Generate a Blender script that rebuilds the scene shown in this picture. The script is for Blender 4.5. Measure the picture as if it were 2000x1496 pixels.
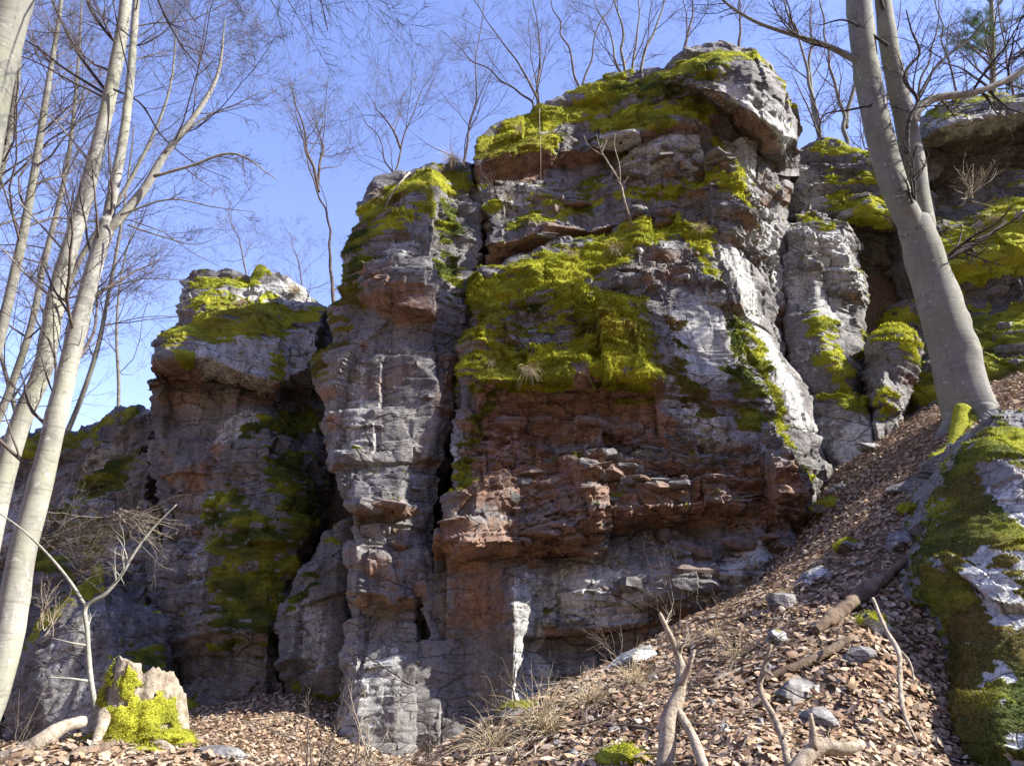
import bpy, math, random
import numpy as np
from mathutils import Vector
R = math.radians
for o in list(bpy.data.objects):
    bpy.data.objects.remove(o, do_unlink=True)
scene = bpy.context.scene
COL = scene.collection

# ------------------------------------------------------------------ camera
EYE = np.array((0.0, 0.0, 1.6))
PITCH = R(20.0)
FPX = 1511.0                      # focal length in photo pixels (2000 wide)
cam_data = bpy.data.cameras.new('camera')
cam_data.sensor_width = 36.0
cam_data.lens = 36.0 * FPX / 2000.0
cam_data.clip_start = 0.05
cam_data.clip_end = 3000.0
cam = bpy.data.objects.new('camera', cam_data)
cam.location = EYE
cam.rotation_euler = (R(90.0) + PITCH, 0.0, 0.0)
COL.objects.link(cam)
scene.camera = cam

# ------------------------------------------------------------------ sky and sun
SUN_DIR = Vector((0.78, -0.14, 0.61)).normalized()      # towards the sun
sun_el = math.asin(SUN_DIR.z)
sun_az = math.atan2(SUN_DIR.x, SUN_DIR.y)
world = bpy.data.worlds.new('World')
scene.world = world
world.use_nodes = True
wn = world.node_tree
wn.nodes.clear()
wo = wn.nodes.new('ShaderNodeOutputWorld')
wb = wn.nodes.new('ShaderNodeBackground')
ws = wn.nodes.new('ShaderNodeTexSky')
ws.sky_type = 'NISHITA'
ws.sun_disc = False
ws.sun_elevation = sun_el
ws.sun_rotation = sun_az
ws.altitude = 500.0
ws.air_density = 1.0
ws.dust_density = 0.25
ws.ozone_density = 3.0
wb.inputs['Strength'].default_value = 0.15
wt = wn.nodes.new('ShaderNodeMix')
wt.data_type = 'RGBA'; wt.blend_type = 'MULTIPLY'
wt.inputs[0].default_value = 1.0
wt.inputs[7].default_value = (1.12, 0.92, 1.08, 1)
wn.links.new(ws.outputs[0], wt.inputs[6])
wn.links.new(wt.outputs[2], wb.inputs['Color'])
wn.links.new(wb.outputs[0], wo.inputs['Surface'])
sun_data = bpy.data.lights.new('sun', 'SUN')
sun_data.energy = 5.0
sun_data.angle = R(0.55)
sun_data.color = (1.0, 0.95, 0.86)
sun = bpy.data.objects.new('sun', sun_data)
sun.rotation_euler = (-SUN_DIR).to_track_quat('-Z', 'Y').to_euler()
sun.location = (20, -10, 25)
COL.objects.link(sun)
scene.view_settings.view_transform = 'Standard'
scene.view_settings.look = 'None'
scene.view_settings.gamma = 1.0
scene.view_settings.exposure = 1.4
scene.view_settings.use_curve_mapping = False
scene.cycles.max_bounces = 4
scene.cycles.diffuse_bounces = 2
scene.cycles.transparent_max_bounces = 4

# ------------------------------------------------------------------ numeric helpers
CP, SP = math.cos(PITCH), math.sin(PITCH)

def at(px, py, Y):
    """world point on the sight line of a photo pixel, Y metres in front of the camera"""
    xc, yc = (px - 1000.0) / FPX, (748.0 - py) / FPX
    d = np.array((xc, CP - yc * SP, SP + yc * CP))
    return EYE + d * (Y / d[1])

def at_many(a):
    a = np.asarray(a, float)
    xc, yc = (a[..., 0] - 1000.0) / FPX, (748.0 - a[..., 1]) / FPX
    dy = CP - yc * SP
    t = a[..., 2] / dy
    return np.stack([EYE[0] + xc * t, EYE[1] + a[..., 2], EYE[2] + (SP + yc * CP) * t], -1)

def to_pixel(P):
    d = P - EYE
    zc = d[..., 1] * CP + d[..., 2] * SP
    yc = -d[..., 1] * SP + d[..., 2] * CP
    zc = np.where(np.abs(zc) < 1e-3, 1e-3, zc)
    return 1000.0 + FPX * d[..., 0] / zc, 748.0 - FPX * yc / zc

_rng = np.random.default_rng(11)
_NT = 64
_TAB = _rng.random(_NT ** 3).astype(np.float32) * 2 - 1
_H1 = _rng.random(4096).astype(np.float32)

def noise(P, scale=1.0, seed=0):
    """smooth lattice noise in -1..1"""
    q = np.asarray(P, np.float32) * np.float32(scale) + np.float32(seed * 7.31 + 100.0)
    i = np.floor(q).astype(np.int32)
    f = q - i
    f = f * f * (3 - 2 * f)
    x0, y0, z0 = i[..., 0] & 63, i[..., 1] & 63, i[..., 2] & 63
    x1, y1, z1 = (x0 + 1) & 63, (y0 + 1) & 63, (z0 + 1) & 63
    fx, fy, fz = f[..., 0], f[..., 1], f[..., 2]
    a, b = x0 * 4096, x1 * 4096
    c, d = y0 * 64, y1 * 64
    def L(t0, t1, t):
        return t0 + (t1 - t0) * t
    v00 = L(_TAB[a + c + z0], _TAB[b + c + z0], fx)
    v10 = L(_TAB[a + d + z0], _TAB[b + d + z0], fx)
    v01 = L(_TAB[a + c + z1], _TAB[b + c + z1], fx)
    v11 = L(_TAB[a + d + z1], _TAB[b + d + z1], fx)
    return L(L(v00, v10, fy), L(v01, v11, fy), fz)

def fbm(P, scale=1.0, octaves=3, seed=0):
    s, a, t = 0.0, 1.0, 0.0
    for k in range(octaves):
        s = s + a * noise(P, scale * 2.03 ** k, seed + k * 3)
        t += a
        a *= 0.5
    return s / t * 1.4

def hash2(i, j, seed=0):
    return _H1[(i * 73 + j * 1579 + seed * 911) & 4095]

def sstep(a, b, x):
    t = np.clip((x - a) / (b - a), 0, 1)
    return t * t * (3 - 2 * t)

def blur(A, n, passes=1):
    for _ in range(passes):
        for ax in (0, 1):
            pad = [(0, 0)] * A.ndim
            pad[ax] = (n, n)
            B = np.pad(A, pad, mode='edge')
            c = np.cumsum(B, axis=ax)
            zshape = list(c.shape); zshape[ax] = 1
            c = np.concatenate([np.zeros(zshape, c.dtype), c], axis=ax)
            w = 2 * n + 1
            sl1 = [slice(None)] * A.ndim; sl0 = [slice(None)] * A.ndim
            sl1[ax] = slice(w, None); sl0[ax] = slice(0, -w)
            A = (c[tuple(sl1)] - c[tuple(sl0)]) / w
    return A

def grid_normals(P):
    du = np.gradient(P, axis=1)
    dv = np.gradient(P, axis=0)
    n = np.cross(dv, du)
    n /= np.linalg.norm(n, axis=-1, keepdims=True) + 1e-9
    return n

# ------------------------------------------------------------------ object helpers
def mesh_np(name, V, F, mat=None, smooth=True, cols=None):
    """V (n,3), F (m,k) -> mesh data block; cols = dict name -> (n,4) colours"""
    V = np.ascontiguousarray(V, np.float32)
    F = np.ascontiguousarray(F, np.int32)
    me = bpy.data.meshes.new(name)
    k = F.shape[1]
    me.vertices.add(len(V)); me.vertices.foreach_set('co', V.ravel())
    me.loops.add(F.size); me.loops.foreach_set('vertex_index', F.ravel())
    me.polygons.add(len(F))
    me.polygons.foreach_set('loop_start', np.arange(0, F.size, k, dtype=np.int32))
    me.polygons.foreach_set('loop_total', np.full(len(F), k, np.int32))
    me.polygons.foreach_set('use_smooth', np.full(len(F), smooth, bool))
    me.update(calc_edges=True)
    if cols:
        for cn, c in cols.items():
            at_ = me.color_attributes.new(cn, 'FLOAT_COLOR', 'POINT')
            at_.data.foreach_set('color', np.ascontiguousarray(c, np.float32).ravel())
    if mat:
        me.materials.append(mat)
    return me

def add_obj(name, me, parent=None, label=None, cat=None, group=None, kind=None, loc=None):
    o = bpy.data.objects.new(name, me)
    COL.objects.link(o)
    if parent is not None:
        o.parent = parent
    if loc is not None:
        o.location = loc
    if label: o['label'] = label
    if cat: o['category'] = cat
    if group: o['group'] = group
    if kind: o['kind'] = kind
    return o

def empty(name, loc, label, cat, group=None):
    o = add_obj(name, None, None, label, cat, group, None, loc)
    o.empty_display_size = 0.3
    return o

def part(name, V, F, mat, root, smooth=True, cols=None, kind=None, label=None):
    """mesh given in world coordinates, parented to an unrotated empty"""
    V = np.asarray(V, float) - np.array(root.location)
    if root.parent is not None:
        V = V - np.array(root.parent.location)
    return add_obj(name, mesh_np(name, V, F, mat, smooth, cols), root, label=label, kind=kind)
# ------------------------------------------------------------------ materials
class NT:
    def __init__(self, name):
        self.m = bpy.data.materials.new(name)
        self.m.use_nodes = True
        self.t = self.m.node_tree
        self.t.nodes.clear()
        self.out = self.n('ShaderNodeOutputMaterial')
        self.b = self.n('ShaderNodeBsdfPrincipled')
        self.l(self.b.outputs[0], self.out.inputs['Surface'])
    def n(self, t, **kw):
        x = self.t.nodes.new(t)
        for k, v in kw.items():
            setattr(x, k, v)
        return x
    def l(self, a, b):
        self.t.links.new(a, b)
    def put(self, sock, v):
        if hasattr(v, 'links') or hasattr(v, 'is_output'):
            self.l(v, sock)
        else:
            sock.default_value = v
    def coord(self, kind='Generated', scale=(1, 1, 1)):
        tc = self.n('ShaderNodeTexCoord')
        mp = self.n('ShaderNodeMapping')
        mp.inputs['Scale'].default_value = scale
        self.l(tc.outputs[kind], mp.inputs['Vector'])
        return mp.outputs[0]
    def noise(self, vec, scale, detail=4, rough=0.6):
        x = self.n('ShaderNodeTexNoise')
        x.inputs['Scale'].default_value = scale
        x.inputs['Detail'].default_value = detail
        x.inputs['Roughness'].default_value = rough
        self.l(vec, x.inputs['Vector'])
        return x.outputs['Fac']
    def ramp(self, fac, stops):
        x = self.n('ShaderNodeValToRGB')
        e = x.color_ramp.elements
        while len(e) < len(stops):
            e.new(0.5)
        for el, (p, c) in zip(e, stops):
            el.position = p
            el.color = (c, c, c, 1) if not isinstance(c, tuple) else (*c, 1)
        self.l(fac, x.inputs[0])
        return x.outputs[0]
    def mix(self, fac, a, b, mode='MIX'):
        x = self.n('ShaderNodeMix', data_type='RGBA', blend_type=mode)
        self.put(x.inputs[0], fac)
        self.put(x.inputs[6], a if not isinstance(a, tuple) else (*a, 1))
        self.put(x.inputs[7], b if not isinstance(b, tuple) else (*b, 1))
        return x.outputs[2]
    def math(self, op, a, b=0.0, clamp=False):
        x = self.n('ShaderNodeMath', operation=op, use_clamp=clamp)
        self.put(x.inputs[0], a); self.put(x.inputs[1], b)
        return x.outputs[0]
    def attr(self, name):
        x = self.n('ShaderNodeAttribute', attribute_name=name)
        s = self.n('ShaderNodeSeparateColor')
        self.l(x.outputs['Color'], s.inputs[0])
        return x.outputs['Color'], s.outputs[0], s.outputs[1], s.outputs[2]
    def bump(self, h, strength=0.4, dist=0.02, normal=None):
        x = self.n('ShaderNodeBump')
        x.inputs['Strength'].default_value = strength
        x.inputs['Distance'].default_value = dist
        self.l(h, x.inputs['Height'])
        if normal is not None:
            self.l(normal, x.inputs['Normal'])
        return x.outputs[0]
    def done(self, color, rough=0.9, normal=None, spec=0.25):
        self.put(self.b.inputs['Base Color'], color if not isinstance(color, tuple) else (*color, 1))
        self.put(self.b.inputs['Roughness'], rough)
        self.b.inputs['Specular IOR Level'].default_value = spec
        if normal is not None:
            self.l(normal, self.b.inputs['Normal'])
        return self.m

def rock_material():
    """reads two baked vertex colours: cover = (moss, rust, lichen), tint = (tone, moss hue, brown)"""
    t = NT('layered rock')
    v = t.coord('Object')
    vs = t.coord('Object', (1, 1, 3))
    _, moss, rust, lich = t.attr('cover')
    _, tone, hue, brown = t.attr('tint')
    n1 = t.noise(v, 1.3, 3)
    n2 = t.noise(vs, 5, 4, 0.75)
    n3 = t.noise(v, 45, 3, 0.7)
    n4 = t.noise(v, 11, 3, 0.65)
    grey = t.ramp(n1, [(0.3, (0.13, 0.126, 0.122)), (0.5, (0.21, 0.203, 0.195)), (0.7, (0.30, 0.285, 0.268))])
    grey = t.mix(t.ramp(n2, [(0.35, 0.0), (0.7, 0.65)]), grey, (0.165, 0.15, 0.15))
    rcol = t.ramp(n2, [(0.28, (0.145, 0.082, 0.06)), (0.5, (0.26, 0.15, 0.095)), (0.75, (0.35, 0.235, 0.16))])
    rf = t.math('ADD', rust, t.math('MULTIPLY', t.math('SUBTRACT', n4, 0.5), 0.9))
    rf = t.ramp(rf, [(0.36, 0.0), (0.72, 0.9)])
    c = t.mix(rf, grey, rcol)
    # pale crustose lichen, which also carries painted sunlit patches
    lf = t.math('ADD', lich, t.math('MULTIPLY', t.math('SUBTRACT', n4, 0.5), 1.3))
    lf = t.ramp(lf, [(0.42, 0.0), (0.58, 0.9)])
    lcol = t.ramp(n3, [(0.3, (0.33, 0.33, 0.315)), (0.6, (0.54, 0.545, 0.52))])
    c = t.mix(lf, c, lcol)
    sp = t.ramp(n3, [(0.64, 0.0), (0.72, 0.55)])
    c = t.mix(sp, c, (0.48, 0.48, 0.45))
    dk = t.ramp(t.noise(v, 26, 2, 0.7), [(0.3, 0.55), (0.5, 1.0), (0.7, 1.12)])
    c = t.mix(1.0, c, dk, 'MULTIPLY')
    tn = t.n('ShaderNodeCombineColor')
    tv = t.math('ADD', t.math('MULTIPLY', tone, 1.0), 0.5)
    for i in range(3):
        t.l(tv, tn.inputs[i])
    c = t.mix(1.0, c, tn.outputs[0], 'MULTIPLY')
    # rain streaks down the face
    vst = t.coord('Object', (1, 1, 0.13))
    stk = t.ramp(t.noise(vst, 5.5, 3, 0.65), [(0.38, 0.5), (0.54, 1.0)])
    c = t.mix(0.75, c, t.mix(1.0, c, stk, 'MULTIPLY'))
    # hairline bedding cracks and joints, filled with dirt
    warpv = t.n('ShaderNodeVectorMath', operation='MULTIPLY_ADD')
    nw = t.n('ShaderNodeTexNoise'); nw.inputs['Scale'].default_value = 2.2; nw.inputs['Detail'].default_value = 2
    t.l(v, nw.inputs['Vector'])
    t.l(nw.outputs['Color'], warpv.inputs[0]); warpv.inputs[1].default_value = (0.35, 0.35, 0.22); t.l(v, warpv.inputs[2])
    cracks = None
    for sc, wd in (((0.9, 0.9, 3.2), 0.018), ((2.6, 2.6, 9.0), 0.022)):
        mp = t.n('ShaderNodeMapping'); mp.inputs['Scale'].default_value = sc
        t.l(warpv.outputs[0], mp.inputs['Vector'])
        vo = t.n('ShaderNodeTexVoronoi', feature='DISTANCE_TO_EDGE'); vo.inputs['Scale'].default_value = 1.0
        t.l(mp.outputs[0], vo.inputs['Vector'])
        k = t.ramp(vo.outputs['Distance'], [(0.0, 0.0), (wd, 1.0)])
        gate = t.ramp(t.noise(v, 1.7 * sc[0], 1), [(0.42, 1.0), (0.56, 0.0)])
        k = t.math('MAXIMUM', k, gate)
        if sc[0] < 4: fine = k if sc[0] < 2 else t.math('MULTIPLY', fine, k)
        cracks = k if cracks is None else t.math('MULTIPLY', cracks, k)
    c = t.mix(t.math('SUBTRACT', 1.0, cracks), c, (0.035, 0.03, 0.028))
    # moss skin under the tufts
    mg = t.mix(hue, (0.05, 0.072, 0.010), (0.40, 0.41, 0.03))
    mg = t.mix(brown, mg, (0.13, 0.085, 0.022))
    mn = t.noise(v, 60, 2, 0.7)
    mg = t.mix(t.ramp(mn, [(0.35, 0.6), (0.55, 0.0)]), mg, (0.07, 0.065, 0.014))
    mf = t.math('ADD', moss, t.math('MULTIPLY', t.math('SUBTRACT', n4, 0.5), 0.5))
    mf = t.ramp(mf, [(0.4, 0.0), (0.55, 1.0)])
    c = t.mix(mf, c, mg)
    h = t.math('ADD', t.math('ADD', t.math('MULTIPLY', n2, 1.2), t.math('MULTIPLY', n3, 0.5)), t.math('MULTIPLY', fine, 1.3))
    h = t.math('ADD', h, t.math('MULTIPLY', t.math('MULTIPLY', mn, moss), 3.0))
    nb = t.bump(h, 0.5, 0.022)
    rough = t.ramp(mf, [(0.0, 0.78), (1.0, 0.97)])
    return t.done(c, rough, nb, 0.3)

def blade_material(name, spec=0.1, trans=0.0):
    """coloured per vertex"""
    t = NT(name)
    col, *_ = t.attr('tint')
    v = t.coord('Object')
    c = t.mix(t.ramp(t.noise(v, 30, 3), [(0.3, 0.3), (0.7, 0.0)]), col, t.mix(1.0, col, (0.6, 0.55, 0.5), 'MULTIPLY'))
    m = t.done(c, 0.85, None, spec)
    if trans > 0:
        tr = t.n('ShaderNodeBsdfTranslucent')
        t.l(c, tr.inputs['Color'])
        ms = t.n('ShaderNodeMixShader')
        ms.inputs[0].default_value = trans
        t.l(t.b.outputs[0], ms.inputs[1]); t.l(tr.outputs[0], ms.inputs[2])
        t.l(ms.outputs[0], t.out.inputs['Surface'])
    return m

def bark_material(name, base, dark, green, ring=9.0):
    """smooth beech bark: grey with wrinkled rings, long dark rain streaks, a green algae film and pale and dark lichen blots"""
    t = NT(name)
    v = t.coord('Object')
    vh = t.coord('Object', (1, 1, ring))
    vv = t.coord('Object', (1, 1, 0.16))
    a = t.noise(v, 2.6, 6, 0.7)
    b = t.noise(vh, 3.0, 5, 0.7)
    g = t.noise(v, 70, 4, 0.75)
    c = t.ramp(a, [(0.3, dark), (0.62, base)])
    c = t.mix(t.ramp(t.noise(v, 1.3, 5, 0.65), [(0.44, 0.0), (0.6, 0.8)]), c, green)
    c = t.mix(t.ramp(t.noise(vv, 9, 5, 0.7), [(0.50, 0.0), (0.68, 0.55)]), c, dark)
    c = t.mix(t.ramp(b, [(0.36, 0.6), (0.46, 0.0)]), c, dark)
    c = t.mix(t.ramp(t.noise(v, 13, 5, 0.7), [(0.60, 0.0), (0.66, 0.7)]), c, tuple(min(1, x * 1.45) for x in base))
    c = t.mix(t.ramp(t.noise(v, 9, 5, 0.75), [(0.30, 0.75), (0.38, 0.0)]), c, tuple(x * 0.6 for x in dark))
    c = t.mix(t.ramp(g, [(0.32, 0.55), (0.45, 0.0)]), c, dark)
    nb = t.bump(t.math('ADD', b, t.math('MULTIPLY', g, 0.5)), 0.5, 0.012)
    return t.done(c, 0.82, nb, 0.25)

def wood_material(name, c0, c1):
    t = NT(name)
    v = t.coord('Object')
    f = t.noise(v, 55, 5, 0.75)
    g = t.noise(v, 16, 6, 0.75)
    a = t.noise(v, 4, 5, 0.6)
    c = t.mix(t.ramp(a, [(0.35, 0.0), (0.65, 1.0)]), c0, c1)
    c = t.mix(t.ramp(g, [(0.36, 0.8), (0.52, 0.0)]), c, tuple(x * 0.45 for x in c0))
    c = t.mix(t.ramp(f, [(0.32, 0.7), (0.5, 0.0)]), c, tuple(x * 0.35 for x in c0))
    c = t.mix(t.ramp(t.noise(v, 7, 4), [(0.6, 0.0), (0.68, 0.5)]), c, (0.12, 0.13, 0.05))
    return t.done(c, 0.88, t.bump(t.math('ADD', f, t.math('MULTIPLY', g, 2.0)), 0.8, 0.012), 0.2)

def soil_material():
    t = NT('leaf mould')
    v = t.coord('Object')
    a = t.noise(v, 1.5, 5)
    f = t.noise(v, 30, 6, 0.75)
    c = t.ramp(f, [(0.3, (0.05, 0.033, 0.022)), (0.5, (0.17, 0.11, 0.07)), (0.7, (0.33, 0.235, 0.155))])
    c = t.mix(t.ramp(a, [(0.55, 0.0), (0.72, 0.6)]), c, (0.06, 0.07, 0.02))
    return t.done(c, 0.95, t.bump(f, 0.8, 0.03), 0.1)

ROCK = rock_material()
MOSS = blade_material('moss fronds', 0.05, 0.4)
LEAF = blade_material('dead beech leaves', 0.25, 0.12)
GRASS = blade_material('dry grass blades', 0.15, 0.2)
BARK_PALE = bark_material('pale beech bark', (0.42, 0.41, 0.36), (0.16, 0.152, 0.128), (0.26, 0.262, 0.18))
BARK_GREY = bark_material('grey beech bark', (0.28, 0.272, 0.245), (0.125, 0.12, 0.105), (0.175, 0.18, 0.12))
BARK_FAR = bark_material('far tree bark', (0.25, 0.238, 0.205), (0.11, 0.10, 0.085), (0.17, 0.17, 0.115))
TWIG = wood_material('twig bark', (0.11, 0.085, 0.075), (0.20, 0.165, 0.14))
TWIG_DARK = wood_material('dark twig bark', (0.055, 0.045, 0.045), (0.11, 0.09, 0.08))
DEADWOOD = wood_material('bleached dead wood', (0.31, 0.25, 0.185), (0.52, 0.45, 0.35))
ROTWOOD = wood_material('rotten brown wood', (0.12, 0.08, 0.055), (0.24, 0.18, 0.13))
SOIL = soil_material()
# ------------------------------------------------------------------ rock masses
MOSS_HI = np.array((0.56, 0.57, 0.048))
def bed_layer(P, bz, s, T, W, A, seed, lean=0.6, crack=0.02):
    q = bz / T + 0.25 * noise(P, 0.22 / T, seed) + 0.06 * noise(P, 1.1 / T, seed + 1)
    i = np.floor(q).astype(np.int64)
    f = q - i
    jn = 0.12 * noise(P, 0.9 / T, seed + 5)
    eW = min(0.35, 0.025 / W)
    def row(ii):
        w = s / W + 9.7 * hash2(ii, 0, seed) + jn
        j = np.floor(w).astype(np.int64)
        g = w - j
        h0, h1 = hash2(ii, j, seed + 1), hash2(ii, j + 1, seed + 1)
        b = sstep(1 - eW, 1, g)
        t0 = hash2(ii, j, seed + 2)
        side = (hash2(ii, j, seed + 4) - 0.5) * (g - 0.5)
        return (h0 + (h1 - h0) * b) * 2 - 1 + side * 1.1, t0, np.minimum(g, 1 - g) * W
    a0, t0, g0 = row(i)
    a1, t1, _ = row(i + 1)
    e = min(0.4, 0.022 / T)
    b = sstep(1 - e, 1, f)
    v = a0 + (a1 - a0) * b + (t0 - 0.35) * 2 * lean * (f - 0.5) * (1 - b)
    d = A * v
    cr = np.exp(-(np.minimum(f, 1 - f) * T / 0.014) ** 2) * (hash2(i, 7, seed) * 0.9 + 0.1)
    cr = cr + 0.7 * np.exp(-(g0 / 0.014) ** 2) * (t0 > 0.45)
    return d, crack * cr

def strokes(P, spec, pxy, depth):
    """spec = [(strength, radius_px, [(px,py), ...]), ...]; each stroke is laid on the rock surface as a chain of
    3-D points and fades with the distance in space from that chain (worked out on every 4th vertex, then spread)"""
    if not spec:
        return np.zeros(P.shape[:-1], np.float32)
    sub = (slice(None, None, 4), slice(None, None, 4))
    G = P[sub].astype(np.float32)
    shp = G.shape[:-1]
    Ps = G.reshape(-1, 3)
    qx, qy = pxy[0][sub].ravel(), pxy[1][sub].ravel()
    dep = depth[sub].ravel()
    val = np.zeros(len(Ps), np.float32)
    for st, rad, pts in spec:
        if len(pts) == 1:
            samp = [pts[0]]
        else:
            samp = []
            for a, b in zip(pts[:-1], pts[1:]):
                L = math.hypot(b[0] - a[0], b[1] - a[1])
                n = max(1, int(L / (rad * 0.7)))
                samp += [(a[0] + (b[0] - a[0]) * k / n, a[1] + (b[1] - a[1]) * k / n) for k in range(n)]
            samp.append(pts[-1])
        for (x, y) in samp:
            d2 = (qx - x) ** 2 + (qy - y) ** 2
            c = Ps[int(np.argmin(np.where(d2 < d2.min() + 60, dep, 1e9)))]
            r = rad * c[1] / FPX * 1.05
            lo = np.nonzero((np.abs(Ps[:, 0] - c[0]) < 2.2 * r) & (np.abs(Ps[:, 2] - c[2]) < 2.2 * r))[0]
            dd = Ps[lo] - c
            d = np.sqrt(dd[:, 0] ** 2 + 0.25 * dd[:, 1] ** 2 + dd[:, 2] ** 2) / r
            val[lo] = np.maximum(val[lo], st * (1 - sstep(0.25, 2.1, d)))
    v = np.repeat(np.repeat(val.reshape(shp), 4, 0), 4, 1)[:P.shape[0], :P.shape[1]]
    return blur(v, 3, 1)

def facets(P, cell, seed, stretch=(1, 1, 1.4), broken=True):
    """chipped rock made of flat facets, one tilted plane for each jittered cell: stepped plates (broken) or a hull of planes"""
    q = np.asarray(P, np.float32) / np.float32(cell) * np.array(stretch, np.float32) + np.float32(57.3)
    q0 = np.floor(q - 0.5).astype(np.int64)
    best = np.full(q.shape[:-1], -9.0, np.float32)
    out = np.zeros(q.shape[:-1], np.float32)
    for a in (0, 1):
        for b in (0, 1):
            for c in (0, 1):
                i = q0[..., 0] + a; j = q0[..., 1] + b; k = q0[..., 2] + c
                h = (i * 73 + j * 1579 + k * 311 + seed * 911)
                r = [_H1[(h * m + 17 * m) & 4095] for m in (1, 3, 7, 11, 13, 19, 23)]
                dx = q[..., 0] - (i + 0.15 + 0.7 * r[0]); dy = q[..., 1] - (j + 0.15 + 0.7 * r[1]); dz = q[..., 2] - (k + 0.15 + 0.7 * r[2])
                pl = 0.45 * (r[6] - 0.5) + 0.8 * ((r[3] - 0.5) * dx + (r[4] - 0.5) * dy + (r[5] - 0.35) * dz)
                if broken:
                    near = -(dx * dx + dy * dy + dz * dz)
                    m = near > best
                    best = np.where(m, near, best)
                    out = np.where(m, pl, out)
                else:
                    out = np.maximum(out if (a + b + c) else -9.0, pl - 0.55 * np.maximum(np.abs(dx), np.maximum(np.abs(dy), np.abs(dz))))
    return out * np.float32(cell)

MASSES = {}

def rock_mass(name, rows, label, cat, spacing=0.014, seed=1, dip=(0.0, 0.03, 1.5), layers=None, amp=1.0, warp=0.055,
              moss=(), bare=(), rust=(), lichen=(), brown=(), broken=(), smooth=(), darkmoss=(), base_moss=-0.15, base_rust=0.15,
              base_lichen=0.12, back=3.0, hue=0.6, tufts=14000, tuft_len=0.028, tone=0.5, root=None, group=None, top_back=2.2,
              top_drop=0.25, puff=0.016, bottom=1.0, under=0.55, upmoss=0.45, small=1.0, fine=1.0):
    spacing = spacing * 1.4
    N = at_many(rows)
    Rn, Cn = N.shape[:2]
    cx = N[:, :, 0].mean()
    # returns into the hill on both sides, on top and below, so that the mass is a solid
    inw = 0.12 * back
    left = N[:, :1].copy(); left[..., 1] += back; left[..., 0] += inw
    right = N[:, -1:].copy(); right[..., 1] += back; right[..., 0] -= inw
    N = np.concatenate([left, N, right], 1)
    top = N[:1].copy(); top[..., 1] += top_back; top[..., 2] -= top_drop
    bot = N[-1:].copy(); bot[..., 2] -= bottom
    N = np.concatenate([top, N, bot], 0)
    Lu = np.linalg.norm(np.diff(N, axis=1), axis=-1)
    Lu = Lu[1:-1].mean(0)
    Lv = np.linalg.norm(np.diff(N, axis=0), axis=-1)[:, 1:-1].mean(1)
    def samples(L):
        cum = np.concatenate([[0], np.cumsum(L)])
        ss = []
        for k, l in enumerate(L):
            step = spacing if 0 < k < len(L) - 1 else 0.10
            n = max(2, int(l / step))
            # shorter steps next to the front
            tt = np.arange(n) / n
            if k == 0: tt = 1 - (1 - tt) ** 1.6 if False else tt
            ss.append(cum[k] + l * tt)
        ss.append([cum[-1]])
        return cum, np.concatenate(ss)
    cu, su = samples(Lu)
    cv, sv = samples(Lv)
    S, T = np.meshgrid(su, sv)
    q = np.stack([S, T, np.full_like(S, seed * 3.7)], -1)
    edge = np.minimum(np.minimum(S - cu[0], cu[-1] - S), np.minimum(T - cv[0], cv[-1] - T))
    wgt = np.clip(edge / 0.3, 0, 1)
    S2 = S + warp * wgt * (fbm(q, 1.7, 3, seed) + 0.35 * noise(q, 9, seed + 2))
    T2 = T + warp * wgt * (fbm(q, 1.5, 3, seed + 9) + 0.35 * noise(q, 8, seed + 4))
    iu = np.interp(S2, cu, np.arange(len(cu)))
    iv = np.interp(T2, cv, np.arange(len(cv)))
    i0 = np.clip(iu.astype(int), 0, len(cu) - 2); fu = (iu - i0)[..., None]
    j0 = np.clip(iv.astype(int), 0, len(cv) - 2); fv = (iv - j0)[..., None]
    P = (N[j0, i0] * (1 - fu) + N[j0, i0 + 1] * fu) * (1 - fv) + (N[j0 + 1, i0] * (1 - fu) + N[j0 + 1, i0 + 1] * fu) * fv
    P = blur(P, 1, 1).astype(np.float32)
    B = blur(P, 9, 2)
    n = grid_normals(B)
    if (n[:, :, 1] * 1.0).mean() > 0:
        n = -n
    n[..., 2] *= 0.45
    n /= np.linalg.norm(n, axis=-1, keepdims=True) + 1e-9
    px, py = to_pixel(P)
    depth = P[..., 1]
    pxy = (px, py)
    brk = strokes(P, broken, pxy, depth)
    smo = strokes(P, smooth, pxy, depth)
    ms = strokes(P, moss, pxy, depth)
    dm = strokes(P, darkmoss, pxy, depth)
    ba = strokes(P, bare, pxy, depth)
    rs = strokes(P, rust, pxy, depth)
    lc = strokes(P, lichen, pxy, depth)  # lichen, and on some faces sunlight painted as pale colour
    br = strokes(P, brown, pxy, depth)
    loc = np.clip(0.60 + 0.75 * brk - 0.42 * smo, 0.12, 1.5)
    locs = np.clip(0.26 + 1.05 * brk - 0.2 * smo, 0.06, 1.4) * small
    x, y, z = P[..., 0], P[..., 1], P[..., 2]
    bz = z + dip[0] * x + dip[1] * (x - dip[2]) ** 2 + 0.16 * fbm(P, 0.45, 2, seed + 21)
    s = x * 0.86 + y * 0.55 + 0.15 * z
    D = 0.06 * fbm(P, 0.9, 3, seed + 31)
    if layers is None:
        layers = [(0.85, 1.7, 0.085), (0.30, 0.9, 0.050), (0.105, 0.42, 0.020), (0.042, 0.25, 0.006)]
    for k, (Tk, Wk, Ak) in enumerate(layers):
        dk, ck = bed_layer(P, bz, s, Tk, Wk, Ak, seed * 5 + k * 11, 0.7, 0.012 + 0.016 * (k < 2))
        D = D + (loc if k < 2 else locs) * dk - np.maximum(loc, 0.5) * ck * (1.0 if k < 3 else 0.6)
    # conchoidal chips: tilted facets from folded noise
    Pw = P + 0.014 * np.stack([noise(P, 7, seed + 41), noise(P, 7, seed + 43), noise(P, 7, seed + 45)], -1)
    Pw[..., 2] = Pw[..., 2] + (bz - z)
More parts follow.
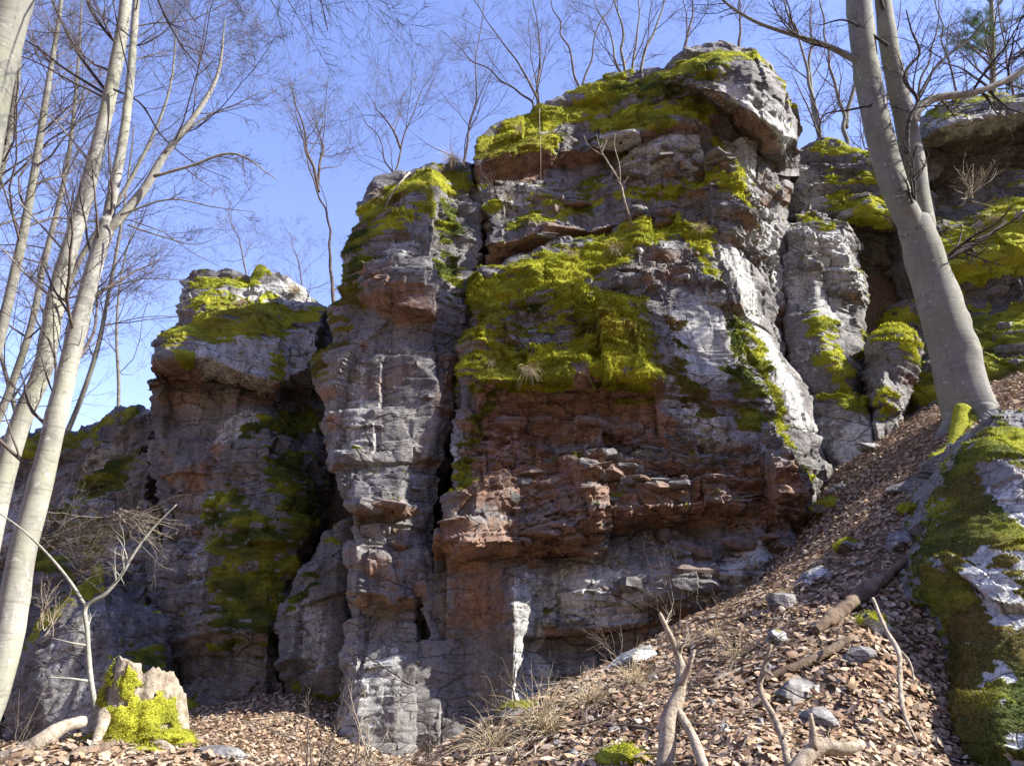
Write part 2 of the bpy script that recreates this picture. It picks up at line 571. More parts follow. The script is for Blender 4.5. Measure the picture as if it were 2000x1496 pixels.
    D = D + np.clip(loc, 0.45, 1.0) * 0.85 * facets(Pw, 1.05, seed, (1, 1, 1.1), False)
    D = D + np.clip(loc, 0.35, 1.0) * 0.70 * facets(Pw, 0.48, seed + 7, (1, 1, 1.35), False)
    D = D + loc * 0.42 * facets(Pw, 0.36, seed + 1, (1, 1, 1.7)) + locs * 0.62 * facets(Pw, 0.13, seed + 2, (1, 1, 2.2))
    D = D + 0.004 * fbm(P, 12, 2, seed + 61)
    D = (D - D.mean()) * amp
    D = D * np.clip(edge / 0.15, 0, 1)
    Q = P + n * D[..., None]
    fn = grid_normals(blur(Q, 1))
    if (fn[..., 1]).mean() > 0:
        fn = -fn
    up = blur(fn[..., 2:3], 2)[..., 0]
    nz = np.array((1, 1, 2.2))
    cov = np.maximum(ms, dm * 0.97)
    mval = cov * 1.15 - 1.3 * ba + base_moss + upmoss * np.clip(up, -0.3, 1.0) + 0.48 * fbm(P * nz, 2.0 * fine, 3, seed + 71) + 0.52 * noise(P * np.array((1, 1, 2.8)), 6.5 * fine, seed + 75) + 0.20 * noise(P, 23 * fine, seed + 76) - 0.13
    lf = bz / 0.13 + 0.5 * noise(P, 2.5, seed + 77)
    mval = mval + 0.42 * np.clip(brk + 0.35, 0, 1) * ((lf - np.floor(lf)) - 0.55)
    mossv = sstep(0.30, 0.72, mval)
    # cushions of moss stand proud of the rock
    pf = puff * mossv * (0.45 + 0.75 * noise(P * np.array((1, 1, 1.7)), 7, seed + 81) + 0.35 * noise(P, 17, seed + 83))
    Q = Q + n * np.clip(pf, 0, None)[..., None] * np.array((1, 1, 1)) + np.array((0, 0, 1)) * (0.3 * np.clip(pf, 0, None))[..., None]
    rv = np.clip(base_rust + 0.75 * rs + under * np.clip(-up - 0.12, 0, 0.6) / 0.6 + 0.25 * fbm(P, 0.8, 3, seed + 91) - 0.25 * np.clip(up, 0, 1), 0, 1)
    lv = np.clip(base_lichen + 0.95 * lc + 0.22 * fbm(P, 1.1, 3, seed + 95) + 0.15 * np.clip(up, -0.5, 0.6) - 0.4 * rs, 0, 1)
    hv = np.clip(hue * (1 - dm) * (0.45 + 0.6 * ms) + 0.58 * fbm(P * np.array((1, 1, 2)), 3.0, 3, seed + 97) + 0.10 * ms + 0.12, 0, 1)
    bv = np.clip(0.85 * br + 0.50 * fbm(P, 2.6, 3, seed + 99) - 0.08, 0, 1)
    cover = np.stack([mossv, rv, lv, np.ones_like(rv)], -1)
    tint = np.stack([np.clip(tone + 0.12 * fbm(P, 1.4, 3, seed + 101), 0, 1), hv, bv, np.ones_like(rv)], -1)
    nv, nu = S.shape
    idx = np.arange(nv * nu).reshape(nv, nu)
    F = np.stack([idx[:-1, :-1], idx[1:, :-1], idx[1:, 1:], idx[:-1, 1:]], -1).reshape(-1, 4)
    # leave out what is buried well below the ground
    g4 = Q[::4, ::4]
    bur = (g4[..., 2] < ground_z(g4[..., 0], g4[..., 1], False) - 0.45)
    bur = np.repeat(np.repeat(bur, 4, 0), 4, 1)[:nv, :nu].ravel()
    F = F[~bur[F].all(1)]
    V = Q.reshape(-1, 3)
    if root is None:
        root = empty(name, tuple(N[-2, :, :].mean(0)), label, cat, group)
        root['kind'] = 'thing'
    body = part('rock_face', V, F, ROCK, root, True, {'cover': cover.reshape(-1, 4), 'tint': tint.reshape(-1, 4)})
    body.data.set_sharp_from_angle(angle=R(34))
    # shaggy moss fronds
    mt = None
    if tufts:
        w = (mossv * (px > -60) * (px < 2060) * (py > -40)).ravel()
        w *= (np.linalg.norm(np.cross(np.gradient(Q, axis=1), np.gradient(Q, axis=0)), axis=-1)).ravel()
        w[~(fn[..., 1].ravel() < 0.35)] = 0
        if w.sum() > 0:
            area = w.sum()
            cnt = int(min(tufts, area * 15000))
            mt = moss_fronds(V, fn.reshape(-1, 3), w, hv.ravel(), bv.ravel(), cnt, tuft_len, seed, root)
    MASSES[name] = dict(V=Q, n=fn, px=px, py=py, root=root, depth=Q[..., 1])
    return root

def moss_fronds(V, n, w, hue, brown, cnt, length, seed, root):
    rg = np.random.default_rng(seed + 500)
    k = rg.choice(len(V), cnt, p=w / w.sum())
    c = V[k] + rg.normal(0, 0.008, (cnt, 3))
    nn = n[k]
    L = length * rg.uniform(0.5, 1.3, cnt)[:, None]
    d = nn * rg.uniform(0.35, 1.0, (cnt, 1)) + rg.normal(0, 0.38, (cnt, 3))
    d[:, 2] += rg.uniform(-0.75, 0.3, cnt)
    d /= np.linalg.norm(d, axis=1, keepdims=True)
    side = np.cross(d, rg.normal(0, 1, (cnt, 3)))
    side /= np.linalg.norm(side, axis=1, keepdims=True) + 1e-6
    wd = 0.22 * L
    b = c - nn * 0.006
    V2 = np.stack([b - side * wd, b + side * wd, b + d * L], 1).reshape(-1, 3)
    F2 = np.arange(cnt * 3).reshape(-1, 3)
    h, br = hue[k][:, None], brown[k][:, None]
    col = (1 - h) * np.array((0.055, 0.085, 0.012)) + h * MOSS_HI
    col = col * (1 - br) + np.array((0.20, 0.13, 0.03)) * br
    col = col * rg.uniform(0.6, 1.25, (cnt, 1))
    col = np.repeat(np.concatenate([col, np.ones((cnt, 1))], 1), 3, 0).reshape(-1, 3, 4)
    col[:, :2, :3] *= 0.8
    return part('moss', V2, F2, MOSS, root, False, {'tint': col.reshape(-1, 4)}, kind='stuff')

def surf(name, x, y):
    """point and normal on a built rock mass that the sight line of a photo pixel meets"""
    m = MASSES[name]
    d2 = (m['px'] - x) ** 2 + (m['py'] - y) ** 2
    near = np.where(d2 < d2.min() + 40, m['depth'], 1e9)
    k = np.unravel_index(int(np.argmin(near)), d2.shape)
    return m['V'][k], m['n'][k]
# ------------------------------------------------------------------ the cliff, mass by mass (photo pixel, photo pixel, metres away)
def build_cliff():
    rock_mass('rock_buttress', [
        [(925,580,11.2),(960,525,11.4),(1080,482,11.5),(1200,460,11.5),(1270,412,11.4),(1335,400,11.3),(1378,440,11.2),(1425,425,11.7),(1470,430,12.2)],
        [(908,640,10.85),(950,610,10.6),(1070,570,10.75),(1190,545,10.85),(1240,470,10.95),(1330,460,10.9),(1395,520,10.75),(1440,520,11.3),(1500,500,12.2)],
        [(903,665,10.8),(945,640,10.5),(1060,625,10.55),(1180,595,10.6),(1240,562,10.8),(1320,558,10.75),(1415,580,10.6),(1460,595,11.2),(1515,600,12.1)],
        [(893,720,10.5),(930,738,10.2),(1040,745,9.98),(1180,728,10.0),(1275,750,10.1),(1330,735,10.32),(1440,720,10.3),(1510,720,10.8),(1550,700,12.0)],
        [(888,748,10.5),(930,766,10.36),(1035,764,10.42),(1170,744,10.48),(1270,768,10.4),(1340,770,10.28),(1470,760,10.25),(1532,765,10.8),(1580,760,11.9)],
        [(875,860,10.3),(930,860,10.25),(1030,860,10.42),(1160,860,10.46),(1280,850,10.32),(1380,840,10.12),(1500,830,10.15),(1556,835,10.65),(1610,850,11.7)],
        [(865,960,10.2),(930,955,10.0),(1020,945,10.15),(1150,940,10.2),(1280,930,10.15),(1400,915,9.95),(1520,890,9.92),(1575,905,10.45),(1625,915,11.4)],
        [(838,1040,10.0),(915,1062,9.72),(1010,1052,9.9),(1140,1010,10.05),(1280,1000,10.08),(1400,985,9.88),(1530,960,9.8),(1578,965,10.2),(1605,970,11.0)],
        [(830,1092,10.25),(922,1088,10.3),(1010,1082,10.35),(1130,1055,10.3),(1280,1040,10.3),(1400,1025,10.25),(1505,1005,10.2),(1560,1030,10.4),(1580,1030,10.9)],
        [(818,1200,10.2),(920,1200,10.25),(1003,1190,9.95),(1048,1180,10.32),(1250,1130,10.0),(1380,1120,9.9),(1480,1100,9.85),(1530,1090,10.1),(1550,1080,10.7)],
        [(806,1320,10.1),(920,1330,10.2),(1003,1320,9.9),(1055,1290,10.36),(1250,1210,10.3),(1380,1200,10.2),(1480,1170,10.2),(1530,1150,10.4),(1550,1140,10.8)],
        [(796,1520,10.0),(920,1520,10.1),(1003,1500,9.9),(1058,1480,10.4),(1250,1400,10.4),(1380,1340,10.4),(1480,1280,10.4),(1550,1240,10.6),(1600,1200,11.0)],
        ], 'broad central rock buttress with bright mossy shoulder and rust red layered underside', 'rock',
        seed=3, spacing=0.0135,
        moss=[(1.2, 46, [(940,575),(1080,520),(1190,490)]), (1.2, 30, [(1215,465),(1290,425),(1340,412),(1372,440)]), (1.1, 55, [(955,630),(940,690),(985,700)]),
              (1.1, 72, [(1090,570),(1170,610),(1200,680)]), (1.2, 50, [(1010,710),(1120,690),(1240,710)]), (1, 18, [(1380,450),(1390,530)]),
              (0.95, 12, [(1470,640),(1505,740),(1545,860),(1580,930)])],
        darkmoss=[(0.95, 30, [(1450,620),(1450,720),(1465,810)]), (0.9, 13, [(1050,570),(1020,640),(1000,690)]), (0.8, 20, [(960,770),(920,830),(885,920)]),
                  (0.8, 20, [(1320,620),(1320,720),(1370,800)])],
        brown=[(1, 32, [(1300,590),(1310,680),(1320,760),(1400,800)]), (0.7, 35, [(1130,620),(1180,660)]), (0.6, 15, [(960,770),(890,910)]), (0.6, 20, [(945,690),(990,640)])],
        rust=[(1, 60, [(980,830),(1100,800),(1230,810)]), (0.9, 55, [(950,930),(1100,930),(1350,960),(1520,950)]), (0.9, 45, [(900,1050),(1000,1060)]),
              (0.6, 50, [(940,1180),(950,1130)]), (0.7, 35, [(1120,1030),(1000,1010)]), (0.4,40,[(1280,500),(1350,500)])],
        lichen=[(1, 46, [(1365,600),(1370,690)]), (1.2, 20, [(1030,1140),(1035,1230),(1045,1370)]), (0.8, 40, [(1100,1150),(1180,1170)]),  # lichen, with the sunlit white of slab and lower rib painted in
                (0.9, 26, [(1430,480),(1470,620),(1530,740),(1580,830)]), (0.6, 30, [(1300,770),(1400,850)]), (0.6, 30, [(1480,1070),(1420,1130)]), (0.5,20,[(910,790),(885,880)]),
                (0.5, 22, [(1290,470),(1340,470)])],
        broken=[(0.7, 70, [(960,620),(1080,600),(1180,620),(1100,700)]), (1, 60, [(960,860),(1150,890),(1350,900),(1500,940)]), (0.8, 50, [(1050,1010),(1300,1010)]), (0.6, 40, [(1290,500),(1380,520)])],
        smooth=[(1, 46, [(1365,610),(1370,690)]), (1, 60, [(930,1200),(940,1400)]), (1, 40, [(1440,500),(1500,640),(1560,780)]), (0.6,60,[(1150,1090),(1200,1080)])],
        tufts=70000, tuft_len=0.036, base_moss=-0.15, puff=0.022)

    rock_mass('ledged_rock_wall', [
        [(928,262,11.9),(1040,208,12.2),(1130,182,12.3),(1185,150,12.2),(1290,140,12.0),(1370,165,11.8),(1410,195,11.7),(1480,235,12.3),(1545,300,13.0)],
        [(925,325,11.6),(950,310,11.5),(1060,292,11.6),(1120,290,11.9),(1185,285,11.6),(1290,250,11.4),(1385,238,11.4),(1470,300,12.0),(1545,340,12.8)],
        [(935,356,11.7),(960,352,11.85),(1050,335,11.95),(1120,322,12.1),(1190,305,11.85),(1300,275,11.65),(1400,270,11.55),(1480,340,12.0),(1545,370,12.7)],
        [(960,440,11.5),(1000,430,11.5),(1090,400,11.6),(1150,385,11.7),(1250,365,11.5),(1330,355,11.4),(1430,335,11.3),(1490,420,11.9),(1545,450,12.6)],
        [(955,478,11.4),(1010,470,11.3),(1090,442,11.35),(1160,450,11.35),(1250,420,11.4),(1330,398,11.4),(1440,425,11.3),(1485,480,11.8),(1545,520,12.5)],
        [(950,520,11.65),(1010,510,11.75),(1090,480,11.75),(1160,475,11.75),(1250,460,11.6),(1350,470,11.5),(1450,520,11.5),(1490,560,11.8),(1545,580,12.5)],
        [(935,640,11.6),(1010,640,11.75),(1090,640,11.75),(1160,640,11.75),(1250,640,11.6),(1350,640,11.5),(1465,640,11.5),(1500,650,11.7),(1550,650,12.4)],
        ], 'upper rock wall with moss ledges behind the bright mossy shoulder', 'rock', seed=6, spacing=0.0145,
        moss=[(1.1, 34, [(950,275),(1040,228),(1130,200),(1200,170)]), (0.9, 24, [(1040,400),(1100,395)]), (0.8, 20, [(1210,380),(1280,370)]), (1, 26, [(950,290),(1000,285),(1070,270)]), (1.1, 34, [(1190,225),(1280,210),(1370,205)]),
              (1, 20, [(1190,280),(1240,250),(1300,240)]), (0.9, 16, [(1000,430),(1080,410),(1160,390)]), (1, 16, [(1300,370),(1390,345),(1430,380)]), (0.9, 14, [(1410,270),(1430,330),(1445,400)]),
              (0.8, 15, [(930,420),(960,400)])],
        darkmoss=[(1, 26, [(1200,180),(1290,165),(1370,185)]), (0.7, 20, [(1150,340),(1130,400)])],
        brown=[(0.6, 26, [(960,300),(1060,290)]), (0.8, 30, [(1350,400),(1400,410)])],
        rust=[(0.9, 28, [(960,340),(1040,330)]), (0.7, 24, [(990,480),(1080,450),(1170,440)]), (0.5, 20, [(920,490),(930,470)])],
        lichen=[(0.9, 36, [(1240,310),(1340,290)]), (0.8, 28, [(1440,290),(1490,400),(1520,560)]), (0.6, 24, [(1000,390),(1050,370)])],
        broken=[(0.9, 40, [(1250,330),(1380,310)]), (1, 40, [(1470,400),(1480,520)])],
        tufts=34000, tuft_len=0.034, base_moss=-0.02)

    rock_mass('cap_boulder', [
        [(1290,138,12.2),(1330,104,12.2),(1400,95,12.2),(1470,99,12.3),(1505,125,12.6),(1528,180,13.0)],
        [(1290,152,11.6),(1335,142,11.2),(1400,125,11.05),(1465,135,11.1),(1515,170,11.6),(1548,230,12.4)],
        [(1300,166,11.6),(1365,172,11.1),(1412,190,10.85),(1468,208,10.85),(1532,255,11.3),(1566,280,12.2)],
        [(1325,182,12.0),(1385,200,11.8),(1425,235,11.75),(1480,278,11.7),(1535,298,11.9),(1563,296,12.6)],
        [(1340,200,12.6),(1395,240,12.5),(1435,290,12.4),(1485,320,12.4),(1535,330,12.5),(1560,330,12.9)],
        ], 'rounded cap boulder overhanging the top of the cliff, mossy crown', 'rock', seed=9, spacing=0.016, amp=0.8,
        moss=[(1.1, 30, [(1310,135),(1350,115),(1430,108),(1490,118)]), (0.9, 10, [(1510,150),(1540,220),(1552,260)])],
        darkmoss=[(0.8, 22, [(1320,150),(1400,125)])], rust=[(0.5, 30, [(1420,240),(1500,280)])],
        lichen=[(0.8, 30, [(1430,160),(1520,230),(1550,270)])], base_rust=-0.05, tufts=9000, bottom=0.2)

    rock_mass('rock_pillar', [
        [(690,396,11.6),(725,364,11.6),(785,340,11.7),(840,322,11.8),(858,318,11.9),(890,314,12.2),(925,312,12.5)],
        [(686,440,11.3),(740,425,11.0),(790,395,10.9),(842,375,11.0),(862,380,11.35),(900,400,11.6),(940,400,11.8)],
        [(680,500,11.2),(720,500,10.9),(780,500,10.7),(842,505,10.65),(852,505,11.1),(900,500,11.35),(950,500,11.6)],
        [(670,580,11.05),(730,580,10.65),(790,598,10.38),(843,608,10.33),(853,600,10.9),(895,600,11.1),(940,600,11.4)],
        [(664,602,11.1),(725,603,10.8),(785,620,10.7),(845,628,10.7),(856,625,10.95),(890,620,11.1),(925,620,11.4)],
        [(648,700,10.95),(700,700,10.7),(780,700,10.55),(850,700,10.55),(862,700,10.75),(885,700,10.9),(910,700,11.2)],
        [(643,800,10.85),(690,800,10.55),(780,800,10.4),(855,800,10.45),(866,800,10.7),(880,800,10.8),(890,800,11.0)],
        [(660,880,10.7),(700,880,10.4),(780,890,10.22),(838,880,10.4),(858,880,10.65),(868,880,10.75),(875,880,11.0)],
        [(667,960,10.25),(690,985,9.95),(780,990,10.0),(815,985,10.35),(848,970,10.5),(862,970,10.6),(868,970,10.9)],
        [(680,1006,10.3),(700,1010,10.2),(780,1010,10.25),(820,1007,10.4),(843,1010,10.5),(855,1010,10.6),(860,1010,10.9)],
        [(672,1150,10.1),(700,1158,9.88),(770,1168,9.88),(822,1166,10.0),(836,1150,10.4),(848,1150,10.5),(855,1150,10.8)],
        [(686,1184,10.4),(705,1192,10.25),(770,1198,10.2),(822,1192,10.2),(834,1190,10.4),(845,1190,10.5),(852,1190,10.8)],
        [(672,1300,10.2),(705,1300,10.05),(770,1300,10.0),(812,1300,10.08),(826,1300,10.3),(838,1300,10.4),(848,1300,10.7)],
        [(652,1520,10.0),(700,1520,9.8),(770,1520,9.8),(805,1520,9.95),(815,1520,10.1),(830,1520,10.2),(840,1520,10.5)],
        ], 'tall grey and rust rock pillar with golden moss on its top edge', 'rock', seed=14, spacing=0.0145, dip=(0.06, 0.02, 0),
        moss=[(1.2, 38, [(712,410),(770,375),(840,345),(890,335)]), (1, 26, [(710,450),(790,410),(840,395)])],
        darkmoss=[(1.2, 34, [(695,450),(688,510),(678,570)]), (1, 26, [(662,640),(652,720)]), (0.9, 26, [(880,400),(885,480),(880,560)]), (0.6, 14, [(690,470),(730,470)])],
        brown=[(0.9, 22, [(700,390),(760,390),(830,370)]), (0.7, 20, [(680,560),(670,650),(660,760)])],
        rust=[(0.9, 32, [(760,580),(820,590)]), (0.8, 30, [(700,540),(740,530)]), (0.6, 25, [(700,680),(780,680)]), (0.7, 30, [(700,1000),(780,1000)]), (0.6, 40, [(720,1080),(780,1100)]),
              (0.7, 22, [(880,700),(870,800)]), (0.5, 20, [(650,780),(670,860)]), (0.6, 20, [(700,760),(800,710)])],
        lichen=[(0.45, 40, [(700,720),(690,860)]), (0.6, 30, [(690,1400),(740,1300)]), (0.4, 30, [(760,480),(800,460)])],
        smooth=[(1, 60, [(760,660),(800,780),(760,850)]), (1, 55, [(740,1300),(740,1420)]), (0.6, 40, [(740,920),(740,900)])],
        tufts=20000, base_moss=-0.20, base_rust=0.12)

    rock_mass('rock_tower', [
        [(342,548,13.4),(375,520,13.4),(440,512,13.4),(500,524,13.5),(560,544,13.6),(600,562,13.8),(640,600,14.0)],
        [(338,590,13.0),(380,582,12.7),(440,575,12.75),(500,582,12.95),(535,590,13.1),(550,590,13.3),(622,610,13.3)],
        [(322,650,12.7),(370,650,12.3),(420,640,12.35),(480,640,12.55),(535,650,12.8),(552,650,13.0),(620,660,13.1)],
        [(288,718,12.4),(350,697,11.95),(400,697,12.05),(470,727,12.2),(538,748,12.5),(556,740,12.75),(600,720,12.9)],
        [(302,765,13.1),(360,735,13.1),(420,735,13.1),(480,755,13.05),(535,770,13.1),(556,768,13.5),(610,750,14.0)],
        [(298,850,13.0),(350,850,12.9),(420,830,12.8),(480,812,12.6),(520,815,12.7),(560,815,13.3),(630,790,14.0)],
        [(282,960,12.7),(340,950,12.5),(400,930,12.4),(460,920,12.3),(520,880,12.4),(580,880,12.6),(645,870,13.6)],
        [(300,1050,12.6),(330,1060,12.4),(385,1020,12.1),(420,1000,11.9),(520,1000,11.9),(600,980,12.3),(640,960,13.4)],
        [(300,1150,12.5),(320,1160,12.2),(370,1160,11.9),(392,1160,11.7),(520,1160,11.7),(560,1150,11.9),(590,1150,12.5)],
        [(300,1260,12.4),(330,1230,12.1),(400,1220,11.7),(430,1230,11.6),(520,1240,11.6),(550,1240,11.8),(575,1240,12.3)],
        [(310,1420,12.2),(350,1420,12.0),(400,1400,11.7),(440,1400,11.6),(520,1400,11.6),(550,1400,11.8),(580,1400,12.2)],
        ], 'separate rock tower with mossy white cap and dark overhang below', 'rock', seed=22, spacing=0.017, dip=(0.05, 0.0, 0),
        moss=[(1.1, 26, [(380,580),(450,595),(530,600)]), (1.1, 36, [(370,630),(440,635),(520,630)]), (1, 26, [(390,535),(480,530)]), (0.9, 14, [(560,620),(610,610)]), (0.6, 20, [(350,660),(360,690)]),
              (0.9, 14, [(540,690),(540,730)])],
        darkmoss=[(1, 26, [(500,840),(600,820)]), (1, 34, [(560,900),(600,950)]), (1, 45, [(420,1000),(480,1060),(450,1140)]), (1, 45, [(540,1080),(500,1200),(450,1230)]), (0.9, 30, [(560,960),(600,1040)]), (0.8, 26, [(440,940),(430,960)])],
        brown=[(0.5, 30, [(400,610),(500,625)])],
        rust=[(0.8, 34, [(360,750),(450,770),(510,770)]), (0.7, 30, [(420,880),(360,960)]), (0.5, 30, [(540,1020),(600,1010)]), (0.5,24,[(330,800),(320,900)])],
        lichen=[(1.2, 38, [(440,680),(520,705)]), (1.2, 30, [(580,670),(590,710)]), (1.1, 30, [(510,560),(580,572)]), (0.9, 18, [(430,850),(480,815)]), (0.5, 25, [(400,980),(370,1100)])],  # lichen, plus the sunlit white of the cap faces put into colour
        smooth=[(0.9, 40, [(370,850),(430,830)]), (0.8, 26, [(470,700),(520,700)]), (0.8, 40, [(450,1060),(460,1150)])],
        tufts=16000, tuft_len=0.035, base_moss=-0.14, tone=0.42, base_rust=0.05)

    rock_mass('leaning_slab', [
        [(592,1105,11.7),(640,1045,11.6),(672,1015,11.6),(700,1000,11.8)],
        [(560,1150,11.4),(610,1120,11.1),(660,1100,11.05),(700,1100,11.3)],
        [(536,1210,11.3),(590,1200,10.95),(650,1190,10.9),(700,1190,11.1)],
        [(540,1280,11.2),(590,1290,10.85),(650,1290,10.85),(700,1290,11.0)],
        [(560,1360,11.3),(600,1365,11.1),(650,1365,11.0),(700,1365,11.1)],
        [(560,1420,11.3),(600,1420,11.1),(650,1420,11.0),(700,1420,11.1)],
        ], 'dark grey slab leaning in the shade between tower and pillar', 'rock', seed=27, spacing=0.02, amp=0.8,
        darkmoss=[(0.7, 24, [(600,1130),(570,1180)]), (0.8, 18, [(570,1345),(640,1355)])], lichen=[(0.6, 30, [(590,1200),(600,1280)])],
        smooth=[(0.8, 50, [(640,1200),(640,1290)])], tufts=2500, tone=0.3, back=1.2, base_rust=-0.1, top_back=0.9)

    rock_mass('stacked_rock_wall', [
        [(-140,930,14.6),(0,890,14.5),(40,862,14.4),(130,852,14.3),(200,834,14.3),(250,822,14.2),(292,818,14.0)],
        [(-140,960,14.2),(0,930,14.0),(60,910,13.8),(130,890,13.7),(200,880,13.7),(240,880,13.8),(285,880,13.6)],
        [(-140,1010,14.1),(0,985,13.7),(60,960,13.6),(130,950,13.5),(200,940,13.6),(240,940,13.7),(285,940,13.4)],
        [(-140,1100,13.6),(0,1060,13.2),(60,1040,13.2),(140,1030,13.1),(210,1020,13.2),(250,1030,13.3),(300,1040,13.0)],
        [(-140,1200,13.0),(0,1160,12.7),(60,1150,12.6),(140,1130,12.5),(210,1120,12.4),(250,1130,12.4),(310,1130,12.6)],
        [(-140,1320,12.4),(0,1300,12.1),(60,1290,12.0),(140,1270,11.8),(210,1260,11.7),(260,1260,11.7),(320,1250,12.2)],
        [(-140,1460,12.2),(0,1450,11.9),(60,1450,11.8),(140,1440,11.6),(210,1430,11.5),(260,1430,11.5),(330,1420,12.0)],
        ], 'low shaded rock wall of stacked blocks behind the pale trunks', 'rock', seed=33, spacing=0.024,
        moss=[(0.9, 16, [(30,890),(120,870)]), (0.7, 10, [(130,855),(260,825)])], darkmoss=[(0.9, 30, [(180,950),(240,900)]), (0.8, 30, [(120,1090),(60,1100)]), (0.6, 26, [(200,1050),(100,1010)])],
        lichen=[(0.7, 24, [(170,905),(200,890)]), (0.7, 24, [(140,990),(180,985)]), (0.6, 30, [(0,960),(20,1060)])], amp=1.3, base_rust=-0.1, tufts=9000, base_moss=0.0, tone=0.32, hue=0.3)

    rock_mass('slanting_block', [
        [(30,1290,11.70),(80,1210,11.60),(140,1150,11.60),(200,1108,11.70),(225,1150,11.90),(330,1200,12.30)],
        [(20,1310,11.40),(80,1250,11.10),(150,1210,11.00),(210,1190,11.10),(240,1200,11.40),(325,1230,11.90)],
        [(15,1370,11.20),(80,1340,10.90),(150,1320,10.85),(220,1300,10.90),(260,1300,11.30),(325,1310,11.70)],
        [(10,1440,11.10),(80,1430,10.80),(150,1420,10.70),(220,1420,10.80),(270,1420,11.20),(325,1420,11.50)],
        [(10,1500,11.10),(80,1490,10.80),(150,1490,10.70),(220,1490,10.80),(270,1490,11.20),(325,1490,11.50)],
        ], 'slanting grey block with mossy ridge behind the stump', 'rock', seed=38, spacing=0.02, amp=0.6,
        moss=[(1, 16, [(60,1240),(130,1170),(200,1115)]), (0.7, 18, [(180,1150),(210,1140)])], darkmoss=[(0.8, 30, [(270,1290),(260,1370)])],
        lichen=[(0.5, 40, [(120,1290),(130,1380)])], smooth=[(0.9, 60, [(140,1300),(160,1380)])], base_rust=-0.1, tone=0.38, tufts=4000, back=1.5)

    rock_mass('pale_rock_pillar', [
        [(1545,408,12.9),(1580,380,12.8),(1618,395,12.7),(1645,430,12.9)],
        [(1528,480,12.2),(1585,460,12.1),(1640,460,12.1),(1672,490,12.6)],
        [(1528,560,12.1),(1590,545,11.9),(1640,560,12.0),(1678,580,12.5)],
        [(1535,640,12.0),(1600,640,11.7),(1650,650,11.8),(1688,650,12.3)],
        [(1566,760,11.75),(1640,760,11.4),(1670,760,11.5),(1685,760,12.0)],
        [(1600,850,11.45),(1650,840,11.3),(1690,820,11.3),(1700,820,11.8)],
        [(1625,910,11.4),(1650,905,11.2),(1700,870,11.1),(1728,850,11.5)],
        [(1640,990,11.2),(1660,980,11.0),(1700,960,10.9),(1740,930,11.2)],
        ], 'sunlit pale pillar with moss streaks beside the right end of the buttress', 'rock', seed=44, spacing=0.0155,
        moss=[(0.85, 22, [(1570,410),(1600,440)]), (0.9, 34, [(1610,640),(1640,720),(1660,770)]), (0.6, 14, [(1660,520),(1680,600)]), (0.8, 16, [(1690,640),(1690,700)])],
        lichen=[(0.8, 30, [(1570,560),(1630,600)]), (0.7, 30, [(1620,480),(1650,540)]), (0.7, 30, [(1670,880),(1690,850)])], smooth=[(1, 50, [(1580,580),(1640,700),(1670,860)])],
        broken=[(0.8, 30, [(1620,500),(1650,560)])], tufts=9000, tuft_len=0.03, puff=0.025, base_rust=0.05, base_lichen=0.25)

    rock_mass('stepped_rock_wall', [
        [(1500,300,13.8),(1560,292,13.7),(1600,278,13.5),(1680,292,13.3),(1760,285,13.4),(1830,280,13.6)],
        [(1500,330,13.5),(1560,320,13.3),(1610,315,13.1),(1690,325,12.9),(1760,330,12.9),(1830,330,13.2)],
        [(1500,380,13.4),(1560,370,13.2),(1615,370,12.9),(1695,375,12.6),(1760,380,12.6),(1830,380,13.0)],
        [(1500,430,13.3),(1560,425,13.1),(1620,425,12.8),(1700,425,12.4),(1765,430,12.4),(1830,430,12.9)],
        [(1500,460,13.6),(1560,455,13.5),(1620,450,13.4),(1700,448,13.3),(1765,455,13.4),(1830,455,13.5)],
        [(1500,620,13.6),(1560,620,13.5),(1620,620,13.5),(1700,620,13.4),(1765,620,13.5),(1830,620,13.5)],
        [(1500,860,13.2),(1560,860,13.0),(1620,860,12.9),(1700,860,12.8),(1765,840,12.8),(1830,830,12.8)],
        ], 'stepped mossy ledges between the right pillar and the beech trunk', 'rock', seed=49, spacing=0.017,
        layers=[(0.34, 1.6, 0.12), (0.14, 0.7, 0.04), (0.05, 0.3, 0.014)],
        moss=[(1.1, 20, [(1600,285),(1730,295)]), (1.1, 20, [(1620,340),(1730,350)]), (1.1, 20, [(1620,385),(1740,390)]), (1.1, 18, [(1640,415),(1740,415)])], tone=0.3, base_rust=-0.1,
        lichen=[(0.7, 26, [(1560,340),(1590,390)])], tufts=9000)

